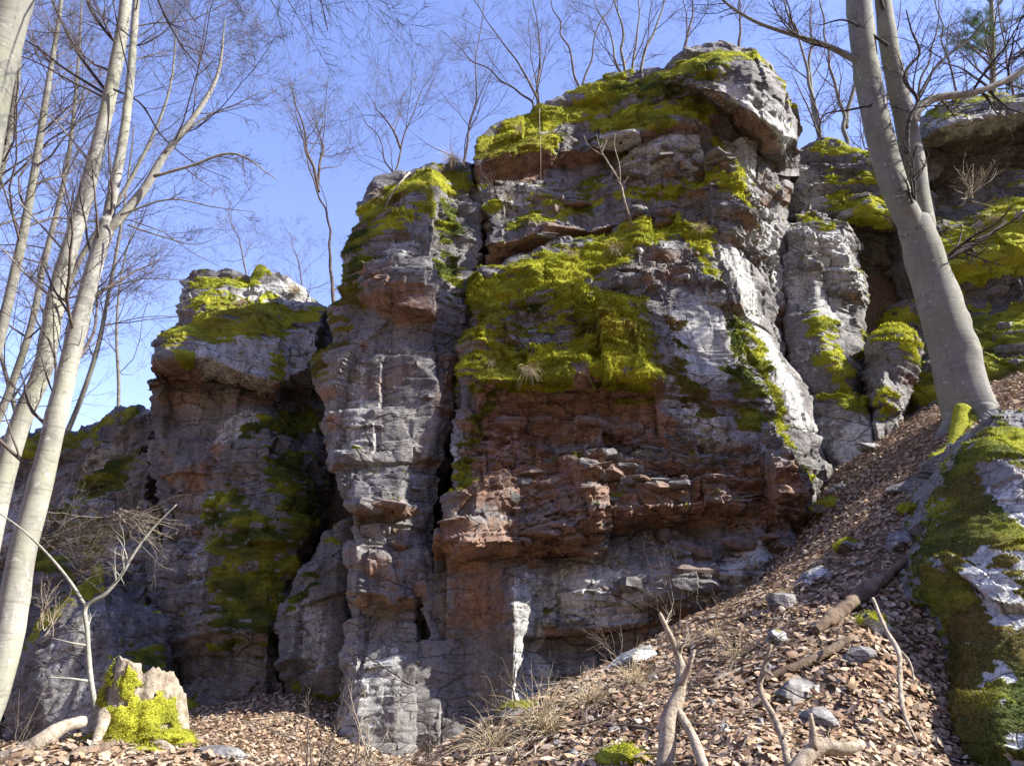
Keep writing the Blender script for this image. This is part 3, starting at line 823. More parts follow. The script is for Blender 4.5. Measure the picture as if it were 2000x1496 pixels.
    rock_mass('overhanging_cliff', [
        [(1740,290,13.8),(1795,238,13.4),(1840,200,13.2),(1920,186,13.1),(2000,192,13.0),(2100,300,13.2),(2420,520,13.2)],
        [(1740,305,13.4),(1798,280,12.6),(1850,248,12.3),(1930,228,12.2),(2000,225,12.3),(2100,330,12.9),(2420,540,12.9)],
        [(1740,350,13.7),(1800,322,13.45),(1860,302,13.4),(1940,290,13.4),(2010,282,13.3),(2120,350,13.2),(2420,560,12.9)],
        [(1740,420,13.5),(1810,412,13.3),(1870,405,13.2),(1940,390,13.0),(2010,370,12.8),(2150,400,12.6),(2420,580,12.5)],
        [(1740,500,13.3),(1800,515,12.5),(1870,515,12.1),(1940,500,11.8),(2010,480,11.6),(2150,490,11.4),(2420,600,11.6)],
        [(1740,600,13.2),(1800,560,12.7),(1880,570,12.4),(1950,590,12.0),(2010,590,11.7),(2150,590,11.5),(2420,640,11.4)],
        [(1730,700,12.8),(1790,680,12.2),(1880,680,11.7),(1950,690,11.3),(2010,690,11.0),(2150,690,10.8),(2420,690,10.6)],
        [(1720,830,12.2),(1790,790,11.5),(1890,790,10.9),(1960,800,10.5),(2020,800,10.3),(2150,800,10.1),(2420,800,10.0)],
        [(1720,960,12.0),(1790,930,11.3),(1890,930,10.7),(1960,930,10.3),(2020,930,10.1),(2150,930,9.9),(2420,930,9.8)],
        ], 'dark overhanging cliff with green mossy slope behind the beech', 'rock', seed=55, spacing=0.019, dip=(0.12, 0, 0),
        moss=[(1.2, 45, [(1850,470),(1930,450),(2000,410)]), (1.2, 36, [(1860,530),(1950,490),(2010,480)]), (0.9, 34, [(1890,650),(1990,620)]), (1, 30, [(1700,760),(1780,760)]), (0.9, 30, [(1930,720),(2000,760)]), (0.8, 8, [(1870,195),(1920,190)]), (1, 14, [(1690,640),(1760,620)])],
        darkmoss=[(0.9, 34, [(1900,640),(1970,660)]), (0.9, 30, [(1950,720),(1990,740)]), (0.7, 30, [(1780,740),(1720,780)])],
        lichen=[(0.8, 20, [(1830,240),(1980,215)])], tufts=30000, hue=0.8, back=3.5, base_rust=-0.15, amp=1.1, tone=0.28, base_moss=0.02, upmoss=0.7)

    rock_mass('mossy_stone', [
        [(1690,720,11.9),(1725,645,11.8),(1758,634,11.8),(1790,660,12.0)],
        [(1690,740,11.6),(1730,690,11.4),(1765,680,11.4),(1788,700,11.7)],
        [(1692,780,11.4),(1725,740,11.1),(1762,735,11.2),(1780,750,11.5)],
        [(1700,830,11.2),(1725,830,10.95),(1760,820,11.1),(1770,820,11.4)],
        ], 'upright mossy stone wedged between right pillar and beech', 'rock', seed=60, spacing=0.018, amp=0.9, back=0.7, top_back=0.5,
        moss=[(1, 26, [(1745,655),(1770,680)]), (0.9, 22, [(1725,770),(1735,800)])], tufts=6000, hue=0.8, bottom=0.4)

    rock_mass('boulder', [
        [(1918,838,7.6),(1940,806,7.6),(1985,797,7.5),(2060,790,7.4),(2180,780,7.3)],
        [(1914,862,7.1),(1940,890,6.7),(1990,940,6.3),(2060,990,6.0),(2180,1040,5.8)],
        [(1880,950,6.9),(1925,960,6.5),(1985,990,6.15),(2060,1040,5.85),(2180,1080,5.7)],
        [(1822,1040,6.7),(1880,1050,6.2),(1960,1080,5.85),(2060,1110,5.6),(2180,1140,5.5)],
        [(1802,1110,6.5),(1860,1150,5.9),(1950,1200,5.5),(2060,1230,5.3),(2180,1240,5.2)],
        [(1830,1260,6.1),(1880,1300,5.5),(1960,1340,5.1),(2060,1370,4.9),(2180,1380,4.8)],
        [(1850,1400,5.6),(1890,1430,5.1),(1960,1470,4.7),(2060,1500,4.5),(2180,1500,4.4)],
        [(1880,1540,5.2),(1910,1560,4.8),(1970,1600,4.4),(2060,1640,4.2),(2180,1640,4.1)],
        ], 'big foreground boulder with moss and bare pale patches at the frame edge', 'boulder', seed=66, spacing=0.012, amp=0.55, warp=0.06,
        moss=[(1.2, 45, [(1955,850),(2010,880)]), (0.9, 20, [(1860,1050),(1840,1100)])],
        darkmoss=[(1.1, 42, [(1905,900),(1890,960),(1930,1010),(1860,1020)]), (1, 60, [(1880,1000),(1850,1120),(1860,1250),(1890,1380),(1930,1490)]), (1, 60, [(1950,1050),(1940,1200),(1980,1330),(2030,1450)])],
        bare=[(1, 16, [(1935,920),(1975,965),(2000,1010)]), (1, 13, [(1905,1090),(1925,1080)]), (1, 21, [(1925,1120),(1960,1180),(1985,1220)]), (1, 12, [(1985,1080),(2000,1120)]), (0.9, 8, [(1850,1100),(1835,1090)]),
              (1, 10, [(1940,1290),(1965,1325)]), (0.9, 8, [(1905,1310),(1915,1345)]), (0.9, 8, [(1958,1360),(1950,1395)]), (0.9, 9, [(1985,1430),(1975,1480)]), (0.8, 7, [(1930,830),(1915,870)])],
        lichen=[(0.7, 60, [(1960,1000),(1960,1180),(1960,1400)])], brown=[(0.8, 50, [(1860,1200),(1880,1350)]), (0.6, 50, [(1900,950),(1900,1050),(1950,1250)])],
        tufts=36000, tuft_len=0.02, small=1.6, puff=0.02, layers=[(0.6, 1.1, 0.05), (0.22, 0.5, 0.015), (0.08, 0.2, 0.008), (0.03, 0.1, 0.004)], fine=2.2, base_moss=0.06, base_rust=0.05, base_lichen=0.12, back=2.0, top_back=1.2, upmoss=0.2, hue=0.42, tone=0.55)
# ------------------------------------------------------------------ ground: one sheet, a leafy slope below the cliff and the plateau above it
GC = [at(*c) for c in [
    (900,1496,5.4),(1000,1395,6.6),(1180,1312,7.4),(1330,1228,8.4),(1480,1152,9.2),(1560,1062,10.0),(1625,927,11.2),(1720,857,11.3),(1850,818,9.9),
    (1500,1496,4.4),(1300,1496,4.7),(1700,1250,5.8),(1800,1010,8.0),(1640,1040,8.8),(1862,1440,5.3),(1845,1330,5.9),(1825,1200,6.5),(1880,1530,4.7),(1100,1496,5.0),(1420,1300,6.3),
    (1010,1440,10.0),(820,1495,9.8),(1200,1345,10.1),(740,1495,9.2),(600,1372,10.8),(450,1372,11.5),(500,1440,9.0),(350,1430,9.5),
    (0,1470,5.6),(200,1440,6.1),(330,1462,5.8),(390,1496,5.2),(100,1496,5.0),(200,1490,8.6),(550,1500,7.2),(690,1500,7.4),(800,1530,6.6),(0,1500,9.6)]]
GC += [np.array(p, float) for p in [(3.4,4.4,0.9),(4.4,5.2,1.5),(2.8,3.2,0.6),(5.2,7.6,3.4),(0,0,0.0),(-3,1,-0.1),(3,1,0.55),(-7,0,-0.6),(8,1,1.6),(7.5,6,3.6),(9.5,10,6.0),(-9,6,0.2),(-13,10,0.3),(-13,14,1.0),(0,-6,-1.0),(-12,-6,-1.5),(12,-6,2.5),(14,8,6.5)]]
GC = np.array(GC)

def _tps_fit(C):
    n = len(C)
    d = np.linalg.norm(C[:, None, :2] - C[None, :, :2], axis=-1)
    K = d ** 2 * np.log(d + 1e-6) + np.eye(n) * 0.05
    A = np.zeros((n + 3, n + 3)); A[:n, :n] = K
    A[:n, n] = 1; A[:n, n + 1:] = C[:, :2]
    A[n, :n] = 1; A[n + 1:, :n] = C[:, :2].T
    return np.linalg.solve(A, np.concatenate([C[:, 2], np.zeros(3)]))
_W = _tps_fit(GC)

def ground_z(x, y, detail=True):
    x = np.asarray(x, float); y = np.asarray(y, float)
    xc, yc = np.clip(x, -15, 15), np.clip(y, -8, 14)
    sh = xc.shape
    z = np.full(sh, _W[-3]) + _W[-2] * xc + _W[-1] * yc
    for c, w in zip(GC, _W[:len(GC)]):
        d = np.hypot(xc - c[0], yc - c[1])
        z = z + w * d * d * np.log(d + 1e-6)
    plat = np.interp(x, [-60, -14, -9.5, -7.5, -5, -3.5, -1, 1.2, 3, 9, 40], [0.5, 4.0, 4.9, 5.6, 7.9, 8.3, 10.8, 10.8, 11.0, 11.0, 15.0])
    plat = plat + 0.02 * np.clip(y - 15, 0, 400) * (np.clip(x + 14, 0, 25) / 25) - 0.05 * np.clip(y - 15, 0, 200)
    left_shift = np.interp(x, [-9, -5, 6.5, 9.5], [1.9, 0.9, 0.6, 0.4])
    f = sstep(12.2, 13.6, y - left_shift)
    z = z * (1 - f) + plat * f
    # unseen hill added behind and left of the camera, cuts low sky light
    z = z + 58.0 * sstep(8, 95, -y) + 25.0 * sstep(18, 90, -x) * sstep(30, -20, y)
    if detail:
        P = np.stack([x, y, np.zeros_like(x)], -1)
        z = z + (0.05 * fbm(P, 0.9, 3, 5) + 0.03 * noise(P, 4.5, 8))
    return z

def build_ground():
    def axis(lo, hi, f0, f1, fine):
        mid = np.arange(f0, f1, fine)
        a = f0 - np.cumsum(fine * 1.22 ** np.arange(1, 60)); a = a[a > lo][::-1]
        b = f1 + np.cumsum(fine * 1.22 ** np.arange(0, 60)); b = b[b < hi]
        return np.concatenate([[lo], a, mid, b, [hi]])
    xs = axis(-600, 600, -7.5, 8.0, 0.075)
    ys = axis(-300, 900, 3.2, 13.0, 0.075)
    X, Y = np.meshgrid(xs, ys)
    Z = ground_z(X, Y)
    nv, nu = X.shape
    idx = np.arange(nv * nu).reshape(nv, nu)
    F = np.stack([idx[:-1, :-1], idx[:-1, 1:], idx[1:, 1:], idx[1:, :-1]], -1).reshape(-1, 4)
    V = np.stack([X, Y, Z], -1).reshape(-1, 3)
    return add_obj('ground', mesh_np('ground', V, F, SOIL, True), None, 'leaf covered forest slope rising to the right below the cliff', None, None, 'structure')

def ground_normal(x, y, e=0.06):
    gx = (ground_z(x + e, y) - ground_z(x - e, y)) / (2 * e)
    gy = (ground_z(x, y + e) - ground_z(x, y - e)) / (2 * e)
    n = np.stack([-gx, -gy, np.ones_like(gx)], -1)
    return n / np.linalg.norm(n, axis=-1, keepdims=True)

LEAF_OUT = np.array([(-0.5, 0, 0), (-0.2, 0.26, 0.06), (0.18, 0.24, 0.07), (0.5, 0, 0.02), (0.18, -0.24, 0.07), (-0.2, -0.26, 0.06)])
LEAF_F = np.array([(0, 3, 2, 1), (0, 5, 4, 3)])
LEAF_COLS = np.array([(0.55, 0.41, 0.275), (0.42, 0.275, 0.17), (0.64, 0.53, 0.39), (0.24, 0.15, 0.10), (0.52, 0.36, 0.225), (0.40, 0.31, 0.235)])

def scatter_leaves(ground):
    rg = np.random.default_rng(5)
    n = 190000
    # sample the visible slopes: more per square metre near the camera is not needed, an even carpet is
    x = rg.uniform(-7.5, 8.0, n); y = rg.uniform(3.0, 12.6, n)
    m = 65000
    x = np.concatenate([x, rg.uniform(-3.0, 4.2, m)]); y = np.concatenate([y, rg.uniform(3.4, 7.2, m)]); n += m
    z = ground_z(x, y)
    P = np.stack([x, y, z], -1)
    px, py = to_pixel(P)
    dens = 0.72 + 0.45 * fbm(np.stack([x, y, 0 * x], -1), 0.8, 2, 77)
    keep = (px > -80) & (px < 2080) & (py < 1600) & (rg.random(n) < dens)
    keep &= ~((px < 380) & (py < 1330)) & ~((px < 900) & (y > 11.6))
    x, y, z, P = x[keep], y[keep], z[keep], P[keep]
    px, py = px[keep], py[keep]
    n = len(x)
    N = ground_normal(x, y)
    N = N + rg.normal(0, 0.36, (n, 3)); N /= np.linalg.norm(N, axis=1, keepdims=True)
    t = np.cross(N, rg.normal(0, 1, (n, 3))); t /= np.linalg.norm(t, axis=1, keepdims=True)
    b = np.cross(N, t)
    size = 0.026 + 0.06 * rg.random(n) ** 1.8
    curl = rg.uniform(-2.0, 4.0, n)
    lift = rg.uniform(-0.005, 0.045, n)
    col = LEAF_COLS[rg.integers(0, len(LEAF_COLS), n)] * rg.uniform(0.5, 1.02, (n, 1))
    # the 300 that show largest are single leaves, the rest one mass
    dist = np.linalg.norm(P - EYE, axis=1)
    inview = (px > 20) & (px < 1980) & (py > 300) & (py < 1480)
    app = np.where(inview, size / dist, 0)
    big = np.zeros(n, bool); big[np.argsort(-app)[:300]] = True
    def verts(m):
        L = LEAF_OUT[None] * size[m][:, None, None]
        w = L[..., 2] * curl[m][:, None] + 0.9 * curl[m][:, None] * (LEAF_OUT[None, :, 0] ** 2) * size[m][:, None] * 0.35
        return (P[m] + N[m] * lift[m][:, None])[:, None] + L[..., 0:1] * t[m][:, None] + L[..., 1:2] * b[m][:, None] + w[..., None] * N[m][:, None]
    rest = ~big
    V = verts(rest).reshape(-1, 3)
    k = rest.sum()
    F = (LEAF_F[None] + 6 * np.arange(k)[:, None, None]).reshape(-1, 4)
    C = np.repeat(np.concatenate([col[rest], np.ones((k, 1))], 1), 6, 0)
    add_obj('leaf_litter', mesh_np('leaf_litter', V, F, LEAF, False, {'tint': C}), ground, kind='stuff')
    meshes = []
    for q in range(18):
        c = 0.0 + LEAF_COLS[q % 6] * rg.uniform(0.75, 1.2)
        cu = rg.uniform(-0.6, 2.6)
        W = LEAF_OUT.copy()
        W[:, 2] = W[:, 2] * cu + 0.3 * cu * W[:, 0] ** 2
        meshes.append(mesh_np('leaf', W, LEAF_F, LEAF, False, {'tint': np.tile(np.append(c, 1.0), (6, 1))}))
    from mathutils import Matrix
    for q, i in enumerate(np.nonzero(big)[0]):
        o = add_obj('leaf', meshes[q % 18], ground)
        M = Matrix(((t[i, 0], b[i, 0], N[i, 0], 0), (t[i, 1], b[i, 1], N[i, 1], 0), (t[i, 2], b[i, 2], N[i, 2], 0), (0, 0, 0, 1)))
        o.matrix_local = Matrix.Translation(P[i] + N[i] * 0.02) @ M @ Matrix.Scale(size[i], 4)
# ------------------------------------------------------------------ trees and everything made of tapering tubes
def tubes(pts, rad, sides=4, cap=True):
    """pts (n,k,3), rad (n,k) -> V, F of n tapering tubes"""
    pts = np.asarray(pts, float); rad = np.asarray(rad, float)
    n, k = pts.shape[:2]
    d = np.gradient(pts, axis=1)
    d /= np.linalg.norm(d, axis=-1, keepdims=True) + 1e-9
    ref = np.where(np.abs(d[:, :1, 2:3]) > 0.8, np.array((1.0, 0.13, 0)), np.array((0, 0.13, 1.0)))
    ref = np.repeat(ref, k, 1)
    a = np.cross(d, ref); a /= np.linalg.norm(a, axis=-1, keepdims=True) + 1e-9
    b = np.cross(d, a)
    th = np.arange(sides) * 2 * np.pi / sides
    V = pts[:, :, None] + rad[:, :, None, None] * (np.cos(th)[:, None] * a[:, :, None] + np.sin(th)[:, None] * b[:, :, None])
    idx = np.arange(n * k * sides).reshape(n, k, sides)
    nx = np.roll(idx, -1, 2)
    F = np.stack([idx[:, :-1], nx[:, :-1], nx[:, 1:], idx[:, 1:]], -1).reshape(-1, 4)
    return V.reshape(-1, 3), F

class Bag:
    def __init__(self):
        self.V, self.F, self.n = [], [], 0
    def add(self, V, F):
        if len(V):
            self.V.append(V); self.F.append(F + self.n); self.n += len(V)
    def get(self):
        return np.concatenate(self.V), np.concatenate(self.F)

def resample(pts, n):
    pts = np.asarray(pts, float)
    L = np.concatenate([[0], np.cumsum(np.linalg.norm(np.diff(pts, axis=0), axis=1))])
    u = np.linspace(0, L[-1], n)
    # smooth curve through the points
    m = np.gradient(pts, L, axis=0)
    i = np.clip(np.searchsorted(L, u) - 1, 0, len(L) - 2)
    h = (L[i + 1] - L[i])[:, None]; t = ((u - L[i]) / (L[i + 1] - L[i]))[:, None]
    return ((2 * t**3 - 3 * t**2 + 1) * pts[i] + (t**3 - 2 * t**2 + t) * h * m[i] + (-2 * t**3 + 3 * t**2) * pts[i + 1] + (t**3 - t**2) * h * m[i + 1])

def stem_mesh(pts, radii, sides=28, seed=0, knob=0.05, flare=0.0, step=0.05, knots=0):
    """one trunk or limb with a slightly lumpy, out-of-round skin"""
    pts = np.asarray(pts, float)
    L = np.linalg.norm(np.diff(pts, axis=0), axis=1).sum()
    k = max(6, int(L / step))
    c = resample(pts, k)
    r = np.interp(np.linspace(0, 1, k), np.linspace(0, 1, len(radii)), radii)
    c = np.concatenate([c[:1] - (c[1] - c[0]) * 0.02, c, c[-1:] + (c[-1] - c[-2]) * 0.02]); r = np.concatenate([[0.0008], r, [0.0008]]); k += 2
    V, F = tubes(c[None], r[None], sides)
    V = V.reshape(k, sides, 3)
    rel = V - c[:, None]
    lump = 1 + knob * fbm(V, 1.6 / max(r.max(), 0.03) * 0.25, 3, seed) + 0.35 * knob * noise(V * np.array((1, 1, 0.35)), 1.1 / max(r.max(), 0.03), seed + 4)
    if flare:
        t = np.linspace(0, 1, k)[:, None]
        th = np.arange(sides)[None] * 2 * np.pi / sides
        fl = np.exp(-t * L / 0.30) * flare * (0.6 + 0.6 * np.cos(th * 4 + seed) + 0.3 * np.cos(th * 7 + 1))
        lump = lump + np.clip(fl, 0, None)
    if knots:
        kr = np.random.default_rng(seed + 77)
        for _ in range(knots):
            j, q, sz = kr.integers(3, k - 3), kr.integers(0, sides), kr.uniform(0.25, 0.55) * r.max()
            dd = np.linalg.norm(V - V[j, q], axis=-1) / sz
            lump = lump + 0.16 * np.exp(-dd ** 2) - 0.14 * np.exp(-(dd / 0.45) ** 2)
    V = c[:, None] + rel * lump[..., None]
    return V.reshape(-1, 3), F, c[1:-1], r[1:-1]

def grow(start, direc, length, radius, k, rg, wander=0.16, lift=0.10, tip=0.25):
    """n branches at once -> pts (n,k,3), rad (n,k)"""
    n = len(start)
    step = (length / (k - 1))[:, None]
    p = np.asarray(start, float).copy(); d = np.asarray(direc, float).copy()
    out = [p.copy()]
    for j in range(k - 1):
        p = p + d * step
        out.append(p.copy())
        d = d + rg.normal(0, wander, (n, 3))
        d[:, 2] += lift
        d /= np.linalg.norm(d, axis=1, keepdims=True)
    rad = radius[:, None] * np.linspace(1, tip, k)[None]
    return np.stack(out, 1), rad

def offspring(pts, rad, per, t0, lratio, ang, rratio, rg, plen, flat=0.0, rmin=0.0015):
    n, k = pts.shape[:2]
    t = np.sort(rg.uniform(t0, 1.0, (n, per)), 1)
    i = np.clip((t * (k - 1)).astype(int), 0, k - 2)
    f = t * (k - 1) - i
    rows = np.arange(n)[:, None]
    a, b = pts[rows, i], pts[rows, i + 1]
    s = a + (b - a) * f[..., None]
    d = b - a; d /= np.linalg.norm(d, axis=-1, keepdims=True) + 1e-9
    r = (rad[rows, i] * (1 - f) + rad[rows, i + 1] * f)
    q = rg.normal(0, 1, (n, per, 3)); q[..., 2] *= 1 - flat
    q -= (q * d).sum(-1, keepdims=True) * d
    q /= np.linalg.norm(q, axis=-1, keepdims=True) + 1e-9
    th = rg.normal(ang, 0.22, (n, per, 1))
    nd = d * np.cos(th) + q * np.sin(th)
    L = np.repeat(plen[:, None], per, 1) * lratio * rg.uniform(0.55, 1.25, (n, per)) * (1.15 - 0.55 * t)
    R_ = np.maximum(rmin, np.minimum(r * rratio, r * 0.9))
    return s.reshape(-1, 3), nd.reshape(-1, 3), L.ravel(), R_.ravel()

def twiggery(start, direc, length, radius, rg, spec, bag, lift=0.08):
    """spec = [(points, sides, wander), then (per, t0, lratio, angle, rratio, points, sides, wander), ...]"""
    k, sides, wan = spec[0]
    P, Rd = grow(np.asarray(start, float), np.asarray(direc, float), np.asarray(length, float), np.asarray(radius, float), k, rg, wan, lift)
    bag.add(*tubes(P, Rd, sides))
    L = np.asarray(length, float)
    lv = [(P, Rd, L)]
    for per, t0, lr, ang, rr, k, sides, wan in spec[1:]:
        s, d, L2, R2 = offspring(P, Rd, per, t0, lr, ang, rr, rg, L, flat=0.35)
        P, Rd = grow(s, d, L2, R2, k, rg, wan, lift * 0.7)
        L = L2
        bag.add(*tubes(P, Rd, sides))
        lv.append((P, Rd, L))
    return lv

def tree(name, label, stems, mat, twig_mat, seed, limbs=(10, 0.35, 2.2, 0.9, 0.35), limb_list=(), spec=None, group=None, cat='tree', lift=0.08,
         sides=24, knob=0.05, flare=0.0, base=None):
    """stems = [(pixel path [(px,py,Y)...], radii in metres)], the first one is the trunk; limb_list = drawn limbs in the same form;
    limbs = (count per stem, from, length, angle, radius ratio) grown at random"""
    rg = np.random.default_rng(seed)
    paths = [at_many(s[0]) for s in stems]
    b0 = paths[0][0] if base is None else np.array(base)
    root = empty(name, tuple(b0), label, cat, group)
    if spec is None:
        spec = [(9, 6, 0.11), (7, 0.15, 0.55, 0.75, 0.55, 7, 4, 0.13), (8, 0.1, 0.5, 0.75, 0.55, 4, 3, 0.14), (6, 0.1, 0.5, 0.7, 0.6, 2, 3, 0.14)]
    bag = Bag(); limb_bag = Bag()
    for q, (path, st) in enumerate(zip(paths, stems)):
        V, F, c, r = stem_mesh(path, st[1], sides, seed + q, knob, flare if q == 0 else 0.0, 0.05, 9 if sides > 20 else 0)
        part('trunk' if q == 0 else 'stem', V, F, mat, root)
        n, t0, ln, ang, rr = limbs
        if n:
            s, d, L, R2 = offspring(c[None], r[None], n, t0, 1.0, ang, rr, rg, np.array([ln]))
            twiggery(s, d, L, R2, rg, spec, bag, lift)
    for st in limb_list:
        path = at_many(st[0])
        V, F, c, r = stem_mesh(path, st[1], 10, seed + 40, 0.08, 0.0, 0.06)
        part('limb', V, F, st[2] if len(st) > 2 else mat, root)
        ln = np.linalg.norm(np.diff(path, axis=0), axis=1).sum()
        n = max(3, int(ln * 4.5))
        s, d, L, R2 = offspring(c[None], r[None], n, 0.2, 0.42, 0.8, 0.5, rg, np.array([ln]))
        twiggery(s, d, L, R2, rg, spec[1:2] and [(7, 4, 0.13)] + list(spec[2:]), bag, lift * 0.5)
    if bag.n:
        V, F = bag.get()
        part('crown', V, F, twig_mat, root)
    return root

def S(path, Y):
    return [(x, y, Y) for x, y in path]

FAR = [(7, 4, 0.20), (7, 0.12, 0.6, 0.8, 0.5, 5, 3, 0.24), (7, 0.1, 0.5, 0.8, 0.6, 4, 3, 0.24), (3, 0.1, 0.5, 0.8, 0.7, 2, 3, 0.2)]

def resample_px(p, rg):
    """crooked path through the drawn points"""
    p = np.array(p, float)
    out = [p[0]]
    for a, b in zip(p[:-1], p[1:]):
        L = np.linalg.norm(b - a)
        for k in (1, 2):
            m = a + (b - a) * k / 3 + rg.normal(0, 0.035 * L, 2)
            out.append(m)
        out.append(b)
    return [tuple(x) for x in out]

def build_trees():
    tree('beech_tree', 'pale trunk crossing in front of the other pale trunk near the frame edge', [
        ([(-60,1250,8.2),(-25,1080,8.2),(10,925,8.2),(50,800,8.2),(75,745,8.2),(115,560,8.2),(150,440,8.2),(178,340,8.2),(205,230,8.2),(222,150,8.2),(240,50,8.2),(252,-90,8.2),(262,-320,8.2)],
         [0.115,0.105,0.098,0.09,0.08,0.068,0.05])], BARK_PALE, TWIG, 101, (12, 0.45, 2.4, 0.9, 0.18),
        limb_list=[(S([(208,180),(150,100),(110,20),(85,-40)],8.2), [0.0217,0.0186,0.0155,0.0124], TWIG_DARK), (S([(207,185),(120,130),(60,85),(0,60)],8.2), [0.0186,0.0161,0.0124,0.0074], TWIG_DARK),
                   (S([(232,90),(205,60),(170,0),(165,-40)],8.2), [0.0217,0.0198,0.0186,0.0155], TWIG_DARK), (S([(222,175),(265,195),(320,270),(400,330),(450,350)],8.1), [0.0136,0.0124,0.0087,0.0062,0.0037], TWIG_DARK),
                   (S([(170,310),(110,240),(60,200),(0,180)],8.2), [0.0155,0.0112,0.0074,0.0043]), (S([(120,485),(80,440),(20,380),(-40,340)],8.2), [0.0155,0.0112,0.0074,0.0043]),
                   (S([(100,580),(60,545),(0,480)],8.2), [0.0186,0.0124,0.0062]), (S([(120,585),(190,570),(280,545),(360,548)],8.1), [0.0136,0.0099,0.0062,0.0031])], flare=0)
    tree('beech_tree', 'pale forked trunk nearest the stump, its limb reaching over the rock tower', [
        ([(-70,1480,7.4),(-25,1380,7.4),(15,1248,7.4),(40,1098,7.4),(85,923,7.4),(120,773,7.4),(165,590,7.4),(190,500,7.4),(212,430,7.4)], [0.145,0.13,0.115,0.10,0.09,0.08]),
        (S([(208,445),(217,395),(228,340),(240,275),(250,200),(262,60),(275,-120)],7.4), [0.062,0.052,0.045,0.038,0.028]),
        (S([(205,455),(235,425),(280,372),(320,305),(362,252),(420,160),(440,40)],7.4), [0.055,0.046,0.034,0.020,0.004])], BARK_PALE, TWIG, 102, (11, 0.4, 2.2, 0.85, 0.22),
        limb_list=[(S([(235,420),(330,390),(420,405),(500,415)],7.3), [0.0124,0.0093,0.0062,0.0031]), (S([(300,345),(370,325),(450,300),(540,350)],7.3), [0.0186,0.0149,0.0112,0.0050]),
                   (S([(250,440),(310,460),(400,475),(430,460)],7.3), [0.0112,0.0081,0.0050,0.0025]), (S([(320,300),(400,230),(470,200),(520,175)],7.3), [0.0186,0.0124,0.0074,0.0037])], flare=0)
    tree('beech_tree', 'thick blurred trunk cut by the upper frame corner, a limb hanging over the sky', [
        ([(-190,900,4.6),(-110,560,4.6),(-50,330,4.6),(-5,120,4.6),(28,0,4.6),(60,-160,4.6),(90,-330,4.6)], [0.19,0.165,0.15,0.135,0.125,0.11,0.09])], BARK_GREY, TWIG_DARK, 103, (3, 0.8, 1.5, 0.9, 0.3),
        limb_list=[(S([(60,-160),(250,-170),(450,-120),(560,-60),(620,-10),(640,60)],4.7), [0.04,0.03,0.02,0.012,0.007,0.003], TWIG_DARK),
                   (S([(90,-330),(350,-260),(640,-120),(700,-20),(760,10)],4.7), [0.04,0.03,0.016,0.008,0.003], TWIG_DARK)], sides=32)
    back = [
        ([(-10,700),(45,460),(75,290),(92,180),(120,0),(130,-120)], 10.5, 0.11, 'speckled trunk rising behind the two pale trunks, bending toward the top'),
        ([(-40,900),(20,760),(60,640),(85,520),(130,330),(150,160),(160,0)], 13.0, 0.10, 'slim grey tree seen between the pale trunks'),
        ([(40,880),(90,700),(150,520),(250,360),(330,180),(345,60)], 14.0, 0.10, 'grey tree leaning behind the forked trunk with spreading twigs'),
        ([(120,870),(150,800),(185,700),(215,560),(240,420),(262,250)], 16.0, 0.085, 'thin tree standing on the low rock wall'),
        ([(230,840),(232,760),(228,640),(240,520),(270,420)], 19.0, 0.07, 'faint young tree beside the rock tower'),
        ([(-60,600),(-20,420),(20,250),(40,90),(50,-60)], 12.0, 0.12, 'grey trunk at the very edge of the frame behind the corner trunk'),
        ([(60,905),(30,800),(-10,640),(-30,500)], 15.0, 0.08, 'thin tree leaning out of the frame over the low rock wall'),
    ]
    for q, (p, Y, r, lab) in enumerate(back):
        tree('beech_tree', lab, [(S(p, Y), [r * 0.7, r * 0.62, r * 0.5, r * 0.32, r * 0.15])], BARK_FAR, TWIG, 120 + q, (20, 0.2, 3.4, 0.85, 0.3), spec=FAR, group='trees behind the pale trunks', sides=14)
